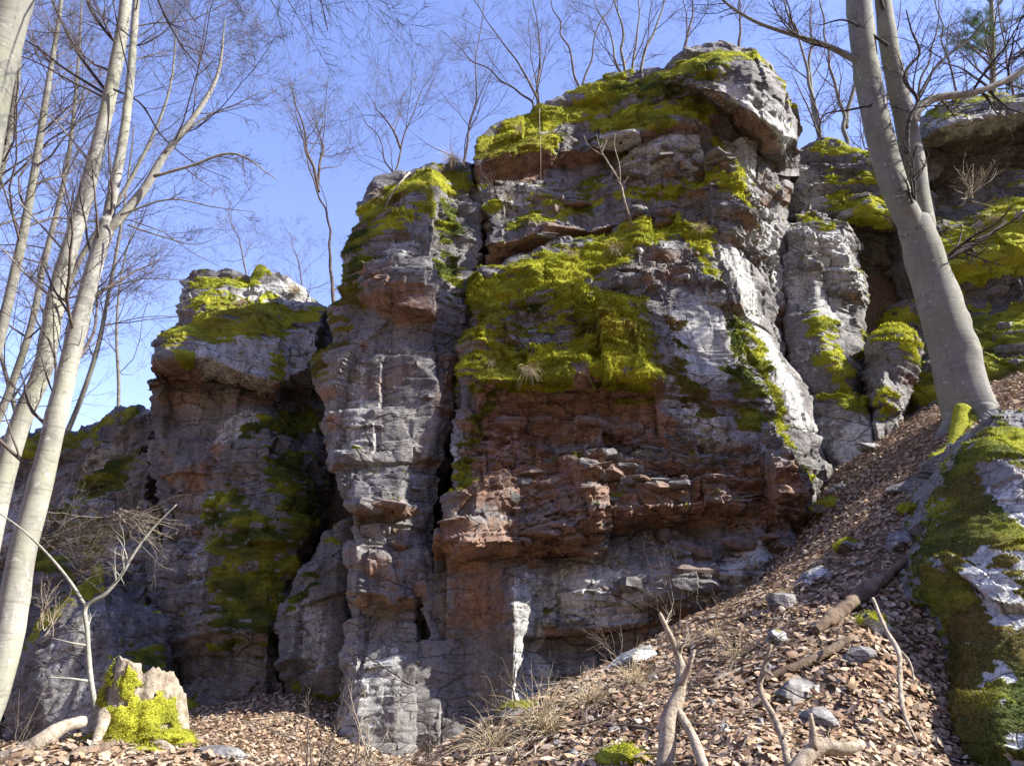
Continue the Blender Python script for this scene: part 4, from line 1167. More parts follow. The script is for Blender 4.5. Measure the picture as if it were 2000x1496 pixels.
    top = [
        ([[(650,575),(645,500),(640,430),(618,370),(600,310),(585,250),(572,180)], [(622,375),(600,300),(575,200),(565,150)], [(620,370),(632,290),(630,220)]], 15.0, 0.055, 'thin pale forked sapling rising in the gap between tower and pillar'),
        ([[(770,342),(785,280),(810,215),(850,120)], [(782,290),(750,230),(715,180)], [(770,342),(735,260),(690,200)]], 12.4, 0.035, 'bushy bare sapling on the golden moss of the pillar top'),
        ([[(1052,200),(1010,120),(950,40),(900,-40)], [(1050,200),(1055,100),(1040,0),(1030,-60)], [(1040,200),(980,160),(900,95),(860,60)]], 13.0, 0.045, 'fan of slender leaning stems on the upper wall'),
        ([[(1135,182),(1110,90),(1080,20),(1060,-60)], [(1135,182),(1160,80),(1200,-20)]], 13.4, 0.05, 'two forked grey stems beside the leaning fan on the skyline'),
        ([[(1222,150),(1218,70),(1200,0),(1195,-80)], [(1235,150),(1245,60),(1255,-40)], [(1250,150),(1275,70),(1300,-10),(1310,-80)], [(1215,150),(1190,60),(1160,0)]], 14.0, 0.07, 'clump of four grey stems rising left of the cap boulder'),
        ([[(1447,110),(1445,40),(1447,-60)]], 16.0, 0.05, 'single dark straight stem directly above the cap boulder'),
        ([[(1605,285),(1590,200),(1570,110),(1540,30),(1520,-50)], [(1600,260),(1580,120),(1585,0)]], 15.0, 0.09, 'tall grey tree behind the right end of the cap boulder'),
        ([[(1655,295),(1650,230),(1620,130),(1610,40),(1600,-60)], [(1652,250),(1670,160),(1665,60)]], 16.0, 0.09, 'pale grey tree close behind the left stem of the beech'),
        ([[(1880,210),(1850,110),(1830,20),(1820,-60)]], 17.0, 0.06, 'slim tree above the dark overhang, left of the pine'),
        ([[(1980,200),(1965,100),(1950,0),(1945,-60)]], 16.0, 0.06, 'slim tree above the dark overhang near the frame edge'),
        ([[(480,530),(470,480),(450,430),(440,380)]], 21.0, 0.05, 'faint twiggy tree behind the mossy tower top'),
        ([[(590,560),(580,500),(560,450)]], 22.0, 0.05, 'faint low tree behind the right shoulder of the tower'),
        ([[(905,330),(930,200),(935,80),(950,-20)]], 15.5, 0.05, 'upright bare tree behind the step between pillar and upper wall'),
        ([[(1340,120),(1345,60),(1360,-40)]], 17.0, 0.06, 'slender tree behind the crown of the cap boulder'),
        ([[(1705,300),(1740,150),(1760,0)]], 18.0, 0.08, 'grey tree half hidden by the fork of the beech'),
        ([[(1780,260),(1800,150),(1830,60),(1840,-40)]], 16.0, 0.07, 'grey tree showing just right of the beech fork'),
    ]
    for q, (ps, Y, r, lab) in enumerate(top):
        ps = [([(p[0][0] + 4, p[0][1] + 110)] if abs(p[0][1] - ps[0][0][1]) < 8 and p[0][1] > 120 else []) + p for p in ps]
        jr = np.random.default_rng(900 + q)
        ps = [resample_px(p, jr) for p in ps]
        st = [(S(p, Y + 0.15 * k), [r * (1, .75, .7, .65)[k], r * 0.55, r * 0.3, r * 0.15]) for k, p in enumerate(ps)]
        tree('young_tree', lab, st, BARK_FAR if q in (4, 6, 7) else TWIG, TWIG, 150 + q, (6 if len(ps) > 1 else 12, 0.2, 2.0, 0.75, 0.45), spec=FAR, group='bare trees on top of the cliff', sides=9)
    # the big two-stemmed beech
    tree('beech_tree', 'big smooth grey beech with two fused stems and mossy foot', [
        ([(1905,880,9.6),(1896,812,9.6),(1882,770,9.6),(1866,700,9.6),(1845,630,9.6),(1815,530,9.6),(1797,470,9.6),(1785,430,9.6)], [0.34,0.325,0.315,0.30,0.285,0.27,0.25,0.20]),
        (S([(1826,575),(1808,515),(1780,440),(1752,380),(1733,320),(1713,243),(1695,150),(1683,60),(1672,-60),(1655,-300)],9.55), [0.08,0.19,0.195,0.19,0.185,0.175,0.165,0.14]),
        (S([(1832,580),(1812,500),(1797,410),(1785,330),(1770,243),(1748,150),(1735,80),(1722,-20),(1700,-220)],9.7), [0.08,0.17,0.165,0.15,0.14,0.125,0.105,0.08])],
        BARK_GREY, TWIG_DARK, 201, (4, 0.6, 2.0, 0.9, 0.25),
        limb_list=[(S([(1775,232),(1820,195),(1900,182),(1960,160),(2030,115),(2100,60)],9.4), [0.07,0.06,0.05,0.045,0.04,0.03], BARK_PALE),
                   (S([(1772,300),(1776,235),(1792,195),(1766,155),(1772,135),(1796,105),(1780,60),(1770,20)],9.2), [0.035,0.03,0.03,0.026,0.024,0.02,0.014,0.01], TWIG_DARK),
                   (S([(1792,192),(1830,130),(1900,70),(1960,0)],9.2), [0.025,0.02,0.014,0.009], TWIG_DARK),
                   (S([(1690,128),(1665,115),(1620,92),(1540,66),(1480,45),(1420,8),(1380,-30)],9.5), [0.06,0.045,0.035,0.03,0.026,0.02,0.015]),
                   (S([(1735,90),(1690,60),(1650,40),(1600,50)],9.4), [0.03,0.02,0.015,0.008], TWIG_DARK),
                   (S([(1705,205),(1660,215),(1610,225),(1600,270)],9.4), [0.02,0.015,0.01,0.006], TWIG_DARK)],
        sides=40, knob=0.06, flare=0.75)
# ------------------------------------------------------------------ smaller things on the slope and on the cliff
def cover_cols(n, moss=0.0, rust=0.0, lichen=0.3, tone=0.5, hue=0.7, brown=0.0):
    return {'cover': np.tile(np.array((moss, rust, lichen, 1.0)), (n, 1)), 'tint': np.tile(np.array((tone, hue, brown, 1.0)), (n, 1))}

def ball_grid(nu=28, nv=18):
    u = np.linspace(0, 2 * np.pi, nu, endpoint=False); v = np.linspace(0.02, np.pi - 0.02, nv)
    U, W = np.meshgrid(u, v)
    D = np.stack([np.cos(U) * np.sin(W), np.sin(U) * np.sin(W), np.cos(W)], -1)
    idx = np.arange(nu * nv).reshape(nv, nu)
    nx = np.roll(idx, -1, 1)
    F = np.stack([idx[:-1], idx[1:], nx[1:], nx[:-1]], -1).reshape(-1, 4)
    return D.reshape(-1, 3), F

def stone_shape(size, seed, cuts=9, nu=30, nv=20):
    """angular stone: a ball cut by random planes"""
    rg = np.random.default_rng(seed)
    D, F = ball_grid(nu, nv)
    pn = rg.normal(0, 1, (cuts, 3)); pn = np.concatenate([pn, -pn + rg.normal(0, 0.4, (cuts, 3))])
    pn /= np.linalg.norm(pn, axis=1, keepdims=True)
    pd = rg.uniform(0.55, 0.95, len(pn))
    dd = D @ pn.T
    r = np.min(np.where(dd > 0.05, pd / np.maximum(dd, 0.05), 9), 1)
    r = np.minimum(r, 1.15)
    V = D * r[:, None]
    V = V + D * (0.03 * fbm(V, 3.0, 3, seed))[:, None]
    return V * np.asarray(size), F

def mossy_mask(V, F, seed, amount):
    n = V / (np.linalg.norm(V, axis=1, keepdims=True) + 1e-9)
    return sstep(0.35, 0.65, amount + 0.35 * n[:, 2] + 0.35 * fbm(V, 6, 2, seed))

def frond_cover(name, V, w, root, cnt, length, seed, hue=0.8, brown=0.0, centre=None):
    c = V.mean(0) if centre is None else np.asarray(centre)
    n = V - c; n /= np.linalg.norm(n, axis=1, keepdims=True) + 1e-9
    if w.sum() <= 0:
        return None
    o = moss_fronds(V, n, w, np.full(len(V), hue), np.full(len(V), brown), cnt, length, seed, root)
    return o

def ground_at(px, py, lo=3.0, hi=12.5):
    """where the sight line of a photo pixel meets the ground sheet"""
    ys = np.linspace(lo, hi, 500)
    P = at_many(np.stack([np.full(500, px), np.full(500, py), ys], -1))
    d = P[:, 2] - ground_z(P[:, 0], P[:, 1])
    k = np.nonzero(d <= 0)[0]
    return P[k[0]] if len(k) else P[int(np.argmin(np.abs(d)))]

def stone(px, py, w, h, d, seed, label, moss=0.0, lichen=0.4, rz=0.0, tilt=(0, 0), group=None, sink=0.35, tone=0.5, name='stone'):
    p = ground_at(px, py)
    sc = p[1] / FPX * 1.05
    V, F = stone_shape((w * sc / 2, d * sc / 2, h * sc / 2), seed)
    from mathutils import Euler
    M = np.array(Euler((tilt[0], tilt[1], rz)).to_matrix())
    V = V @ M.T
    c = cover_cols(len(V), 0, 0.1, lichen * 0.65, tone)
    m = mossy_mask(V, F, seed, moss)
    c['cover'][:, 0] = m
    z = p[2] + h * sc * (0.5 - sink)
    o = add_obj(name, mesh_np(name, V, F, ROCK, False, c), None, label, 'stone', group, None, (p[0], p[1], z))
    if moss > 0.2:
        n = V / (np.linalg.norm(V, axis=1, keepdims=True) + 1e-9)
        cnt = int(min(2500, 40 + 60000 * w * sc * h * sc))
        rg = np.random.default_rng(seed)
        k = rg.choice(len(V), cnt, p=m / m.sum())
        moss_local(V[k], n[k], cnt, 0.013, rg, o, 0.6)
    return o

def moss_local(c, nn, cnt, length, rg, parent, hue):
    L = length * rg.uniform(0.5, 1.3, (cnt, 1))
    c = c + rg.normal(0, 0.012, (cnt, 3))
    d = nn * rg.uniform(0.4, 1.0, (cnt, 1)) + rg.normal(0, 0.4, (cnt, 3)); d /= np.linalg.norm(d, axis=1, keepdims=True)
    s = np.cross(d, rg.normal(0, 1, (cnt, 3))); s /= np.linalg.norm(s, axis=1, keepdims=True) + 1e-6
    V = np.stack([c - s * L * 0.22, c + s * L * 0.22, c + d * L], 1).reshape(-1, 3)
    h = np.clip(hue + rg.normal(0, 0.15, (cnt, 1)), 0, 1)
    col = ((1 - h) * np.array((0.055, 0.085, 0.012)) + h * MOSS_HI) * rg.uniform(0.65, 1.25, (cnt, 1))
    col = np.repeat(np.concatenate([col, np.ones((cnt, 1))], 1), 3, 0)
    add_obj('moss', mesh_np('moss', V, np.arange(cnt * 3).reshape(-1, 3), MOSS, False, {'tint': col}), parent, kind='stuff')

def grass_tuft(p, n_blades, length, label, seed, droop=1.0, spread=0.42, out=(0, -0.9, 0.1), col=((0.42, 0.33, 0.20), (0.62, 0.54, 0.38)), group='dry grass tufts', width=0.003):
    rg = np.random.default_rng(seed)
    k = 6
    d = np.array(out, float)[None] + rg.normal(0, spread, (n_blades, 3))
    d /= np.linalg.norm(d, axis=1, keepdims=True)
    L = length * rg.uniform(0.5, 1.2, n_blades)
    pos = rg.normal(0, length * 0.10, (n_blades, 3)) * np.array((1, 0.6, 0.3))
    pts = [pos.copy()]
    for j in range(k - 1):
        pos = pos + d * (L / (k - 1))[:, None]
        pts.append(pos.copy())
        d[:, 2] -= 0.30 * droop
        d /= np.linalg.norm(d, axis=1, keepdims=True)
    P = np.stack(pts, 1)
    V, F = tubes(P, np.linspace(width, width * 0.25, k)[None].repeat(n_blades, 0), 3)
    t = rg.random((n_blades, 1))
    c = np.array(col[0]) * (1 - t) + np.array(col[1]) * t
    C = np.repeat(np.concatenate([c, np.ones((n_blades, 1))], 1), k * 3, 0)
    return add_obj('grass_tuft', mesh_np('grass_tuft', V, F, GRASS, True, {'tint': C}), None, label, 'grass', group, None, tuple(p))

def branch_thing(name, label, cat, main, radii, mat, forks=(), seed=0, group=None, twigs=0, twig_len=0.3, sides=12, knob=0.34):
    """dead branch or stick: a stem with drawn forks and, if asked, fine twigs; paths in world points"""
    root = empty(name, tuple(main[0]), label, cat, group)
    V, F, c, r = stem_mesh(main, radii, sides, seed, knob, 0, 0.03)
    part('stem', V, F, mat, root)
    for f, fr in forks:
        V, F, _, _ = stem_mesh(f, fr, 8, seed + 3, knob, 0, 0.03)
        part('fork', V, F, mat, root)
    if twigs:
        rg = np.random.default_rng(seed)
        bag = Bag()
        s, d, L, R2 = offspring(c[None], r[None], twigs, 0.15, 1.0, 0.8, 0.5, rg, np.array([twig_len]))
        twiggery(s, d, L, R2, rg, [(6, 4, 0.16), (4, 0.1, 0.5, 0.7, 0.6, 4, 3, 0.15)], bag, 0.03)
        V, F = bag.get()
        part('twigs', V, F, mat, root)
    return root

def W(path):
    return at_many(path)

def shrub(px, py, Y, label, seed, stems, length, mat, lean=(0, 0, 1), spread=0.6, name='shrub', group='bare shrubs', r=0.006, spec=None):
    rg = np.random.default_rng(seed)
    p = at(px, py, Y)
    root = empty(name, tuple(p), label, 'shrub', group)
    d = np.array(lean, float)[None] + rg.normal(0, spread, (stems, 3)); d /= np.linalg.norm(d, axis=1, keepdims=True)
    bag = Bag()
    twiggery(np.tile(p, (stems, 1)) + rg.normal(0, 0.04, (stems, 3)), d, length * rg.uniform(0.6, 1.2, stems), np.full(stems, r), rg,
             spec or [(9, 5, 0.14), (5, 0.2, 0.45, 0.7, 0.6, 6, 3, 0.16), (3, 0.2, 0.5, 0.7, 0.7, 4, 3, 0.16)], bag, 0.03)
    V, F = bag.get()
    part('stems', V, F, mat, root)
    return root

def build_stump():
    base = at(262, 1440, 6.0)
    root = empty('tree_stump', tuple(base), 'rotten mossy tree stump with jagged pale top in the sun', 'stump')
    nu, nv = 90, 46
    th = np.linspace(0, 2 * np.pi, nu, endpoint=False)
    t = np.linspace(0, 1, nv)
    TH, T = np.meshgrid(th, t)
    q = np.stack([np.cos(TH), np.sin(TH), T * 1.5], -1)
    Hmax = 0.42 + 0.08 * np.cos(TH + 1.9) + 0.20 * noise(np.stack([np.cos(TH) * 1.3, np.sin(TH) * 1.3, 0 * TH], -1), 1.0, 31) + 0.035 * noise(np.stack([np.cos(TH) * 5, np.sin(TH) * 5, 0 * TH], -1), 1.0, 32) + 0.015 * noise(np.stack([np.cos(TH) * 19, np.sin(TH) * 19, 0 * TH], -1), 1.0, 35)
    rad = 0.29 + 0.10 * np.exp(-T * 4) * (1 + 0.7 * np.cos(TH * 3 + 0.6) + 0.4 * np.cos(TH * 5)) + 0.05 * noise(q * np.array((2.6, 2.6, 0.8)), 1.0, 33) + 0.018 * noise(q * np.array((12, 12, 1.2)), 1, 34) - 0.05 * T
    X, Y_, Z = rad * np.cos(TH) * 1.1, rad * np.sin(TH), -0.12 + T * (Hmax + 0.12)
    # inner rotten hollow
    Ti = np.linspace(0, 1, 14)
    THi, TTi = np.meshgrid(th, Ti)
    inr = (rad[-1][None] - 0.03) * (1 - 0.75 * TTi) ; inz = Hmax[-1][None] - 0.02 - TTi * (0.05 + 0.05 * noise(np.stack([np.cos(THi) * 3, np.sin(THi) * 3, TTi], -1), 1.0, 36))
    V = np.concatenate([np.stack([X, Y_, Z], -1).reshape(-1, 3), np.stack([inr * np.cos(THi) * 1.1, inr * np.sin(THi), inz], -1).reshape(-1, 3)])
    rows = nv + 14
    idx = np.arange(rows * nu).reshape(rows, nu); nx = np.roll(idx, -1, 1)
    F = np.stack([idx[:-1], nx[:-1], nx[1:], idx[1:]], -1).reshape(-1, 4)
    part('trunk', V + base, F, DEADWOOD, root)
    rg = np.random.default_rng(9)
    G = np.stack([X, Y_, Z], -1)
    mk = 0.62 - 0.85 * T + 0.45 * np.cos(TH + 1.1) + 0.55 * fbm(G * np.array((1, 1, 0.6)), 5.0, 3, 47) + 0.25 * noise(G, 17, 48)
    out = np.stack([np.cos(TH), np.sin(TH), 0.25 + 0 * TH], -1)
    mskin = sstep(0.25, 0.55, mk)
    G2 = G + out * (0.004 + mskin * (0.028 + 0.022 * fbm(G, 9, 2, 49)))[..., None]
    V2 = G2.reshape(-1, 3)
    idx = np.arange(nv * nu).reshape(nv, nu); nx = np.roll(idx, -1, 1)
    F2 = np.stack([idx[:-1], nx[:-1], nx[1:], idx[1:]], -1).reshape(-1, 4)
    F2 = F2[mskin.ravel()[F2].min(1) > 0.25]
    cc = cover_cols(len(V2), 1.0, 0, 0, 0.5, 0.8, 0.1)
    hv = np.clip(0.72 + 0.4 * fbm(G, 6, 2, 50), 0, 1).ravel()
    cc['tint'][:, 1] = hv
    sk = part('moss_skin', V2 + base, F2, ROCK, root, True, cc)
    w = mskin.ravel() * (mskin.ravel() > 0.3)
    kk = rg.choice(len(V2), 9000, p=w / w.sum())
    moss_local(V2[kk], out.reshape(-1, 3)[kk], 9000, 0.012, rg, sk, 0.66)
    for k, (px, py, Y, sx, sz) in enumerate([(322,1440,5.70,0.12,0.035),(352,1462,5.72,0.10,0.03),(215,1462,5.6,0.10,0.03),(285,1466,5.5,0.13,0.03)]):
        D, F2 = ball_grid(30, 16)
        c = at(px, py, Y)
        V2 = D * np.array((sx, sx * 0.8, sz)) * (1 + 0.35 * fbm(D * 1.3 + k * 5, 2.4, 3, 40 + k))[:, None] + c
        o = part('moss_cushion', V2, F2, ROCK, root, True, cover_cols(len(V2), 1.0, 0, 0, 0.5, 0.75, 0.1 * (k % 3)))
        kk = rg.integers(0, len(D), 900)
        moss_local(V2[kk] - np.array(root.location), D[kk], 900, 0.014, rg, o, 0.75)
    for k, (path, rr) in enumerate([([(205,1395,5.7),(190,1440,5.5),(175,1475,5.35)], [0.05,0.035,0.012]), ([(300,1450,5.65),(340,1475,5.5),(385,1505,5.35)], [0.05,0.035,0.012])]):
        V3, F3, _, _ = stem_mesh(at_many(path), rr, 14, 70 + k, 0.2, 0, 0.02)
        part('root' if k < 2 else 'broken_limb', V3, F3, DEADWOOD, root)

PLACES = [((900,1485),'where slope and shade meet'),((1000,1485),'at the bottom edge left of the grass clump'),((1130,1485),'at the bottom edge right of the grass clump'),((1000,1420),'below the small bare shrub on the crest'),((1120,1370),'on the crest behind the grass clump'),((1310,1330),'near the thick bleached branch'),((1500,1400),'beside the slim crooked stick'),((1690,1170),'beside the weathered log'),((1620,1330),'below the weathered log'),((1600,1455),'by the forked branch at the bottom edge'),
          ((1760,1350),'along the long thin grey stick'),((1830,1300),'at the foot of the foreground boulder'),((1240,1310),'by the whitened stone on the crest'),((1060,1440),'by the dry grass clump at the bottom edge'),((1590,1140),'around the pale tilted slab'),
          ((1650,1000),'by the corner of the buttress'),((1780,1000),'near the moss capped stone'),((1850,900),'below the roots of the beech'),((1700,900),'under the right pillar'),((1420,1260),'along the crest under the reddish shrub'),((1180,1420),'between grass clump and thick branch'),
          ((1450,1470),'between thick branch and crooked stick'),((450,1470),'in the hollow right of the stump'),((600,1460),'in the hollow before the pillar'),((730,1480),'at the foot of the pillar')]

def place_word(px, py):
    return min(PLACES, key=lambda q: (q[0][0] - px) ** 2 + (q[0][1] - py) ** 2)[1]

def twig_label(k, px, py, sz):
    return ('long ' if sz > 1.1 else 'short ') + ('bleached', 'dark rotten', 'brown')[k % 8 % 3] + ' twig ' + place_word(px, py)

def build_details():
    build_stump()
    # sapling beside the stump
    branch_thing('sapling', 'thin bare forked sapling growing beside the stump', 'sapling', W([(190,1400,6.3),(178,1330,6.3),(170,1230,6.3),(168,1185,6.3),(205,1160,6.3),(235,1125,6.3),(262,1080,6.3),(300,1030,6.3),(345,985,6.3)]),
                 [0.020,0.019,0.017,0.014,0.010,0.005], BARK_PALE, [(W([(168,1185,6.3),(140,1140,6.3),(100,1090,6.3),(50,1040,6.3),(-10,995,6.3)]), [0.013,0.011,0.008,0.005]), (W([(170,1260,6.3),(140,1255,6.2),(100,1245,6.2)]), [0.008,0.006,0.003]), (W([(175,1330,6.3),(140,1325,6.2),(95,1322,6.1)]), [0.01,0.007,0.003])], 71, None, 9, 0.4, 10, 0.06)
    # fallen rotten limbs at the foot of the stump
    branch_thing('rotten_log', 'rotten pale log lying left of the stump', 'log', W([(-40,1500,5.4),(20,1480,5.4),(80,1448,5.4),(130,1415,5.5),(165,1408,5.6)]), [0.055,0.06,0.05,0.045,0.03], DEADWOOD, [], 72, None, 0)
    branch_thing('rotten_log', 'mossy broken root piece in the corner below the stump', 'log', W([(80,1520,4.9),(140,1480,5.1),(200,1462,5.3),(222,1450,5.45)]), [0.03,0.042,0.036,0.02], ROTWOOD, [], 73, None, 0)
    # dead branches on the sunny slope
    branch_thing('dead_branch', 'thick bleached dead branch standing up from the leaves', 'branch', W([(1298,1530,4.5),(1300,1470,4.55),(1306,1410,4.6),(1328,1345,4.65),(1332,1310,4.7),(1318,1262,4.7),(1300,1222,4.7),(1288,1196,4.7)]),
                 [0.048,0.046,0.043,0.040,0.032,0.024,0.020,0.013], DEADWOOD, [(W([(1328,1345,4.65),(1342,1312,4.62),(1357,1268,4.6)]), [0.024,0.019,0.008]), (W([(1318,1376,4.63),(1333,1404,4.58),(1352,1435,4.5),(1366,1475,4.4),(1385,1525,4.3)]), [0.02,0.026,0.028,0.026,0.024])], 74, None, 4, 0.25)
    branch_thing('dead_branch', 'slim crooked bleached stick sticking up beside the thick branch', 'branch', W([(1545,1530,4.2),(1532,1455,4.3),(1512,1400,4.4),(1484,1340,4.5),(1492,1305,4.5),(1507,1258,4.5)]), [0.020,0.018,0.016,0.016,0.014,0.011], DEADWOOD,
                 [(W([(1492,1310,4.5),(1508,1318,4.45)]), [0.012,0.008]), (W([(1500,1285,4.5),(1516,1280,4.45)]), [0.010,0.006]), (W([(1528,1440,4.3),(1540,1425,4.3)]), [0.01,0.005])], 75)
    branch_thing('dead_branch', 'bleached forked branch lying at the bottom edge, its prong pointing up', 'branch', W([(1545,1515,4.1),(1575,1475,4.15),(1610,1457,4.2),(1650,1462,4.2),(1682,1452,4.25)]), [0.030,0.036,0.034,0.032,0.026], DEADWOOD, [(W([(1590,1465,4.15),(1588,1430,4.15),(1582,1392,4.15)]), [0.022,0.016,0.010])], 76)
    branch_thing('dead_branch', 'long thin grey stick lying down the slope beside the boulder', 'branch', W([(1705,1168,5.6),(1728,1225,5.4),(1755,1275,5.2),(1758,1330,5.0),(1765,1390,4.8),(1792,1452,4.6)]), [0.012,0.014,0.016,0.014,0.012,0.008], DEADWOOD, [(W([(1740,1255,5.3),(1775,1290,5.2),(1786,1335,5.1)]), [0.010,0.008,0.005])], 77)
    a, b, c = ground_at(1595, 1248), ground_at(1700, 1165), ground_at(1792, 1092)
    branch_thing('fallen_log', 'grey brown weathered log lying on the leafy slope', 'log', np.array([a, (a + b) / 2, b, (b + c) / 2, c]) + np.array((0, 0, 0.06)), [0.035,0.058,0.055,0.058,0.045,0.03], ROTWOOD, [], 78, None, 0, 0, 20, 0.4)
    a, b, c = ground_at(1490, 1345), ground_at(1590, 1302), ground_at(1665, 1262)
    branch_thing('fallen_log', 'thin dark fallen limb below the weathered log', 'log', np.array([a, b, c]) + np.array((0, 0, 0.05)), [0.030,0.033,0.028], ROTWOOD, [], 79, None, 0)
    a, b, c = ground_at(1390, 1345), ground_at(1480, 1310), ground_at(1600, 1300)
    branch_thing('fallen_log', 'thin pale stick lying between the bleached branches', 'log', np.array([a, b, c]) + np.array((0, 0, 0.05)), [0.010,0.014,0.010], DEADWOOD, [], 80, None, 3, 0.2)
    a, b = ground_at(1475, 1195), ground_at(1570, 1150)
    branch_thing('fallen_log', 'short mossy stick along the edge of the slope', 'log', np.array([a, (a + b) / 2, b]) + np.array((0, 0, 0.05)), [0.025,0.033,0.025], ROTWOOD, [], 81, None, 0)
    # loose twigs everywhere on the slope
    rg = np.random.default_rng(88)
    meshes = []
    for k in range(8):
        L = 0.5
        P, Rd = grow(np.zeros((1, 3)), np.array([[1.0, 0, 0.0]]), np.array([L]), np.array([0.007]), 9, rg, 0.16, 0.0)
        P[..., 2] *= 0.3
        bag = Bag(); bag.add(*tubes(P, Rd, 5))
        s, d, L2, R2 = offspring(P, Rd, 3, 0.2, 0.45, 0.7, 0.6, rg, np.array([L]))
        P2, Rd2 = grow(s, d, L2, R2, 5, rg, 0.15, 0.0); P2[..., 2] *= 0.35
        bag.add(*tubes(P2, Rd2, 4))
        V, F = bag.get()
        meshes.append(mesh_np('fallen_twig', V, F, (DEADWOOD, ROTWOOD, TWIG)[k % 3], True))
    for k in range(90):
        px, py = rg.uniform(850, 1850), rg.uniform(900, 1490)
        if k >= 74: px, py = rg.uniform(380, 800), rg.uniform(1400, 1490)
        y0 = np.interp(px, [800, 1000, 1330, 1560, 1620, 1850], [1500, 1400, 1235, 1075, 940, 850])
        if k < 74 and py < y0: py = rg.uniform(y0 + 10, 1490)
        p = ground_at(px, py)
        sz = rg.uniform(0.5, 1.7)
        o = add_obj('fallen_twig', meshes[k % 8], None, twig_label(k, px, py, sz), 'twig', 'fallen twigs on the slope', None, (p[0], p[1], p[2] + 0.045))
        n = ground_normal(np.array([p[0]]), np.array([p[1]]))[0]
        o.rotation_euler = (Vector(n).to_track_quat('Z', 'Y').to_matrix() @ __import__('mathutils').Matrix.Rotation(rg.uniform(0, 6.28), 3, 'Z')).to_euler()
        o.scale = (sz, sz, sz)
    # stones on the slope
    for px, py, w, h, d, sd, lab, mo, li, rz, ti in [
        (1525,1255,55,36,50,301,'small pale angular stone on the leaves above the crooked stick',0,0.8,0.3,(0.2,0.1)),
        (1588,1140,80,50,60,302,'pale tilted slab on the slope under the buttress edge',0.1,0.8,0.5,(0.1,-0.5)),
        (1530,1188,75,44,60,303,'rounded grey stone half buried beside the mossy stick',0.1,0.5,0.0,(0,0)),
        (1622,995,70,44,60,304,'mossy flat stone at the corner of the buttress',0.6,0.4,0.2,(0.1,0.1)),
        (1782,1003,60,36,50,305,'small moss capped stone in the middle of the leafy slope',0.7,0.3,0,(0,0)),
        (1660,1075,70,30,60,306,'low dark mossy stone above the pale tilted slab',0.4,0.2,0,(0,0.2)),
        (1760,1070,90,50,60,307,'grey ridged stone near the foreground boulder',0.05,0.6,0.8,(0.1,-0.4)),
        (1235,1302,120,50,60,308,'lichen whitened stone at the crest of the slope',0.15,0.9,0.2,(0,-0.35)),
        (1600,1415,75,55,60,309,'grey stone poking out of the leaves at the foot of the slope',0.1,0.5,0,(0.2,0.1)),
        (1680,1290,70,45,60,310,'violet grey stone under the weathered log',0.05,0.4,0,(0.2,0)),
        (1720,1250,80,70,60,311,'greenish stone under the upper end of the weathered log',0.25,0.5,0,(0,0.3)),
        (1560,1360,110,50,60,312,'flat grey stone beside the thin pale stick',0.05,0.5,0.4,(0.1,-0.2)),
        (1220,1490,120,48,80,313,'moss covered stone at the bottom edge beside the thick branch',0.75,0.2,0,(0,0)),
        (1760,960,60,30,50,314,'half buried grey stone below the beech',0.1,0.5,0,(0,0)),
        (490,1325,70,60,60,315,'dark green mossy stone in the shade under the tower',0.8,0.1,0,(0,0)),
        (360,1385,60,30,50,316,'mossy stone right behind the stump',0.7,0.1,0,(0,0)),
        (430,1480,90,34,60,317,'flat grey stone in the shaded hollow',0.05,0.4,0,(0,0)),
        (1010,1400,90,40,60,318,'grey mossy stone at the crest of the slope under the pale streak',0.3,0.6,0,(0,-0.3)),
        (1700,880,60,30,40,319,'thin stone slab at the foot of the right pillar',0.0,0.6,0,(0,0.2)),
    ]:
        stone(px, py, w, h, d, sd, lab, mo, li, rz, ti)
    for k in range(26):
        px = rg.uniform(1000, 1800); y0 = np.interp(px, [800, 1000, 1330, 1560, 1620, 1850], [1500, 1400, 1235, 1075, 940, 850])
        py_ = rg.uniform(y0 + 15, 1480)
        stone(px, py_, rg.uniform(18, 42), rg.uniform(14, 26), 26, 330 + k, ('small loose grey stone ' if k % 3 else 'small loose mossy stone ') + place_word(px, py_), 0.0 if k % 3 else 0.18, 0.5, rg.uniform(0, 3), (0.1, 0.1), 'loose stones on the slope')
    # dry grass
    for k, (m, px, py, nb, ln, dr, lab) in enumerate([
        ('rock_pillar', 888, 318, 170, 0.55, 0.9, 'large dry grass tuft hanging over the step beside the golden moss'),
        ('ledged_rock_wall', 1010, 258, 40, 0.30, 1.2, 'dry grass wisp on the moss of the upper left block'),
        ('rock_buttress', 1110, 500, 60, 0.28, 1.2, 'dry grass hanging from the upper edge of the mossy shoulder'),
        ('rock_buttress', 1197, 490, 80, 0.34, 1.2, 'pale grass tuft at the notch of the mossy shoulder'),
        ('rock_buttress', 1372, 440, 80, 0.32, 1.0, 'pale green grass tuft at the end of the mossy arch'),
        ('rock_buttress', 1030, 730, 90, 0.34, 1.2, 'dry grass tuft hanging from the lower lip of the mossy shoulder'),
        ('rock_buttress', 1090, 675, 50, 0.25, 1.2, 'small dry grass wisp in the middle of the bright moss'),
        ('rock_buttress', 960, 700, 30, 0.2, 1.2, 'small grass wisp on the left lobe of the bright moss'),
        ('ledged_rock_wall', 1000, 400, 50, 0.35, 0.4, 'dry herb stalks in the crack above the rusty block'),
        ('ledged_rock_wall', 1310, 180, 60, 0.3, 1.2, 'dry grass hanging under the left edge of the cap boulder'),
        ('rock_pillar', 740, 385, 40, 0.25, 1.0, 'dry grass wisp on the golden moss of the pillar'),
        ('rock_tower', 585, 575, 120, 0.4, 0.8, 'dry grass fringe on the right shoulder of the tower'),
        ('rock_tower', 480, 590, 100, 0.3, 1.2, 'dry grass ledge below the white cap of the tower'),
        ('overhanging_cliff', 1930, 440, 60, 0.3, 1.0, 'dry grass tuft on the green mossy slope behind the beech')]):
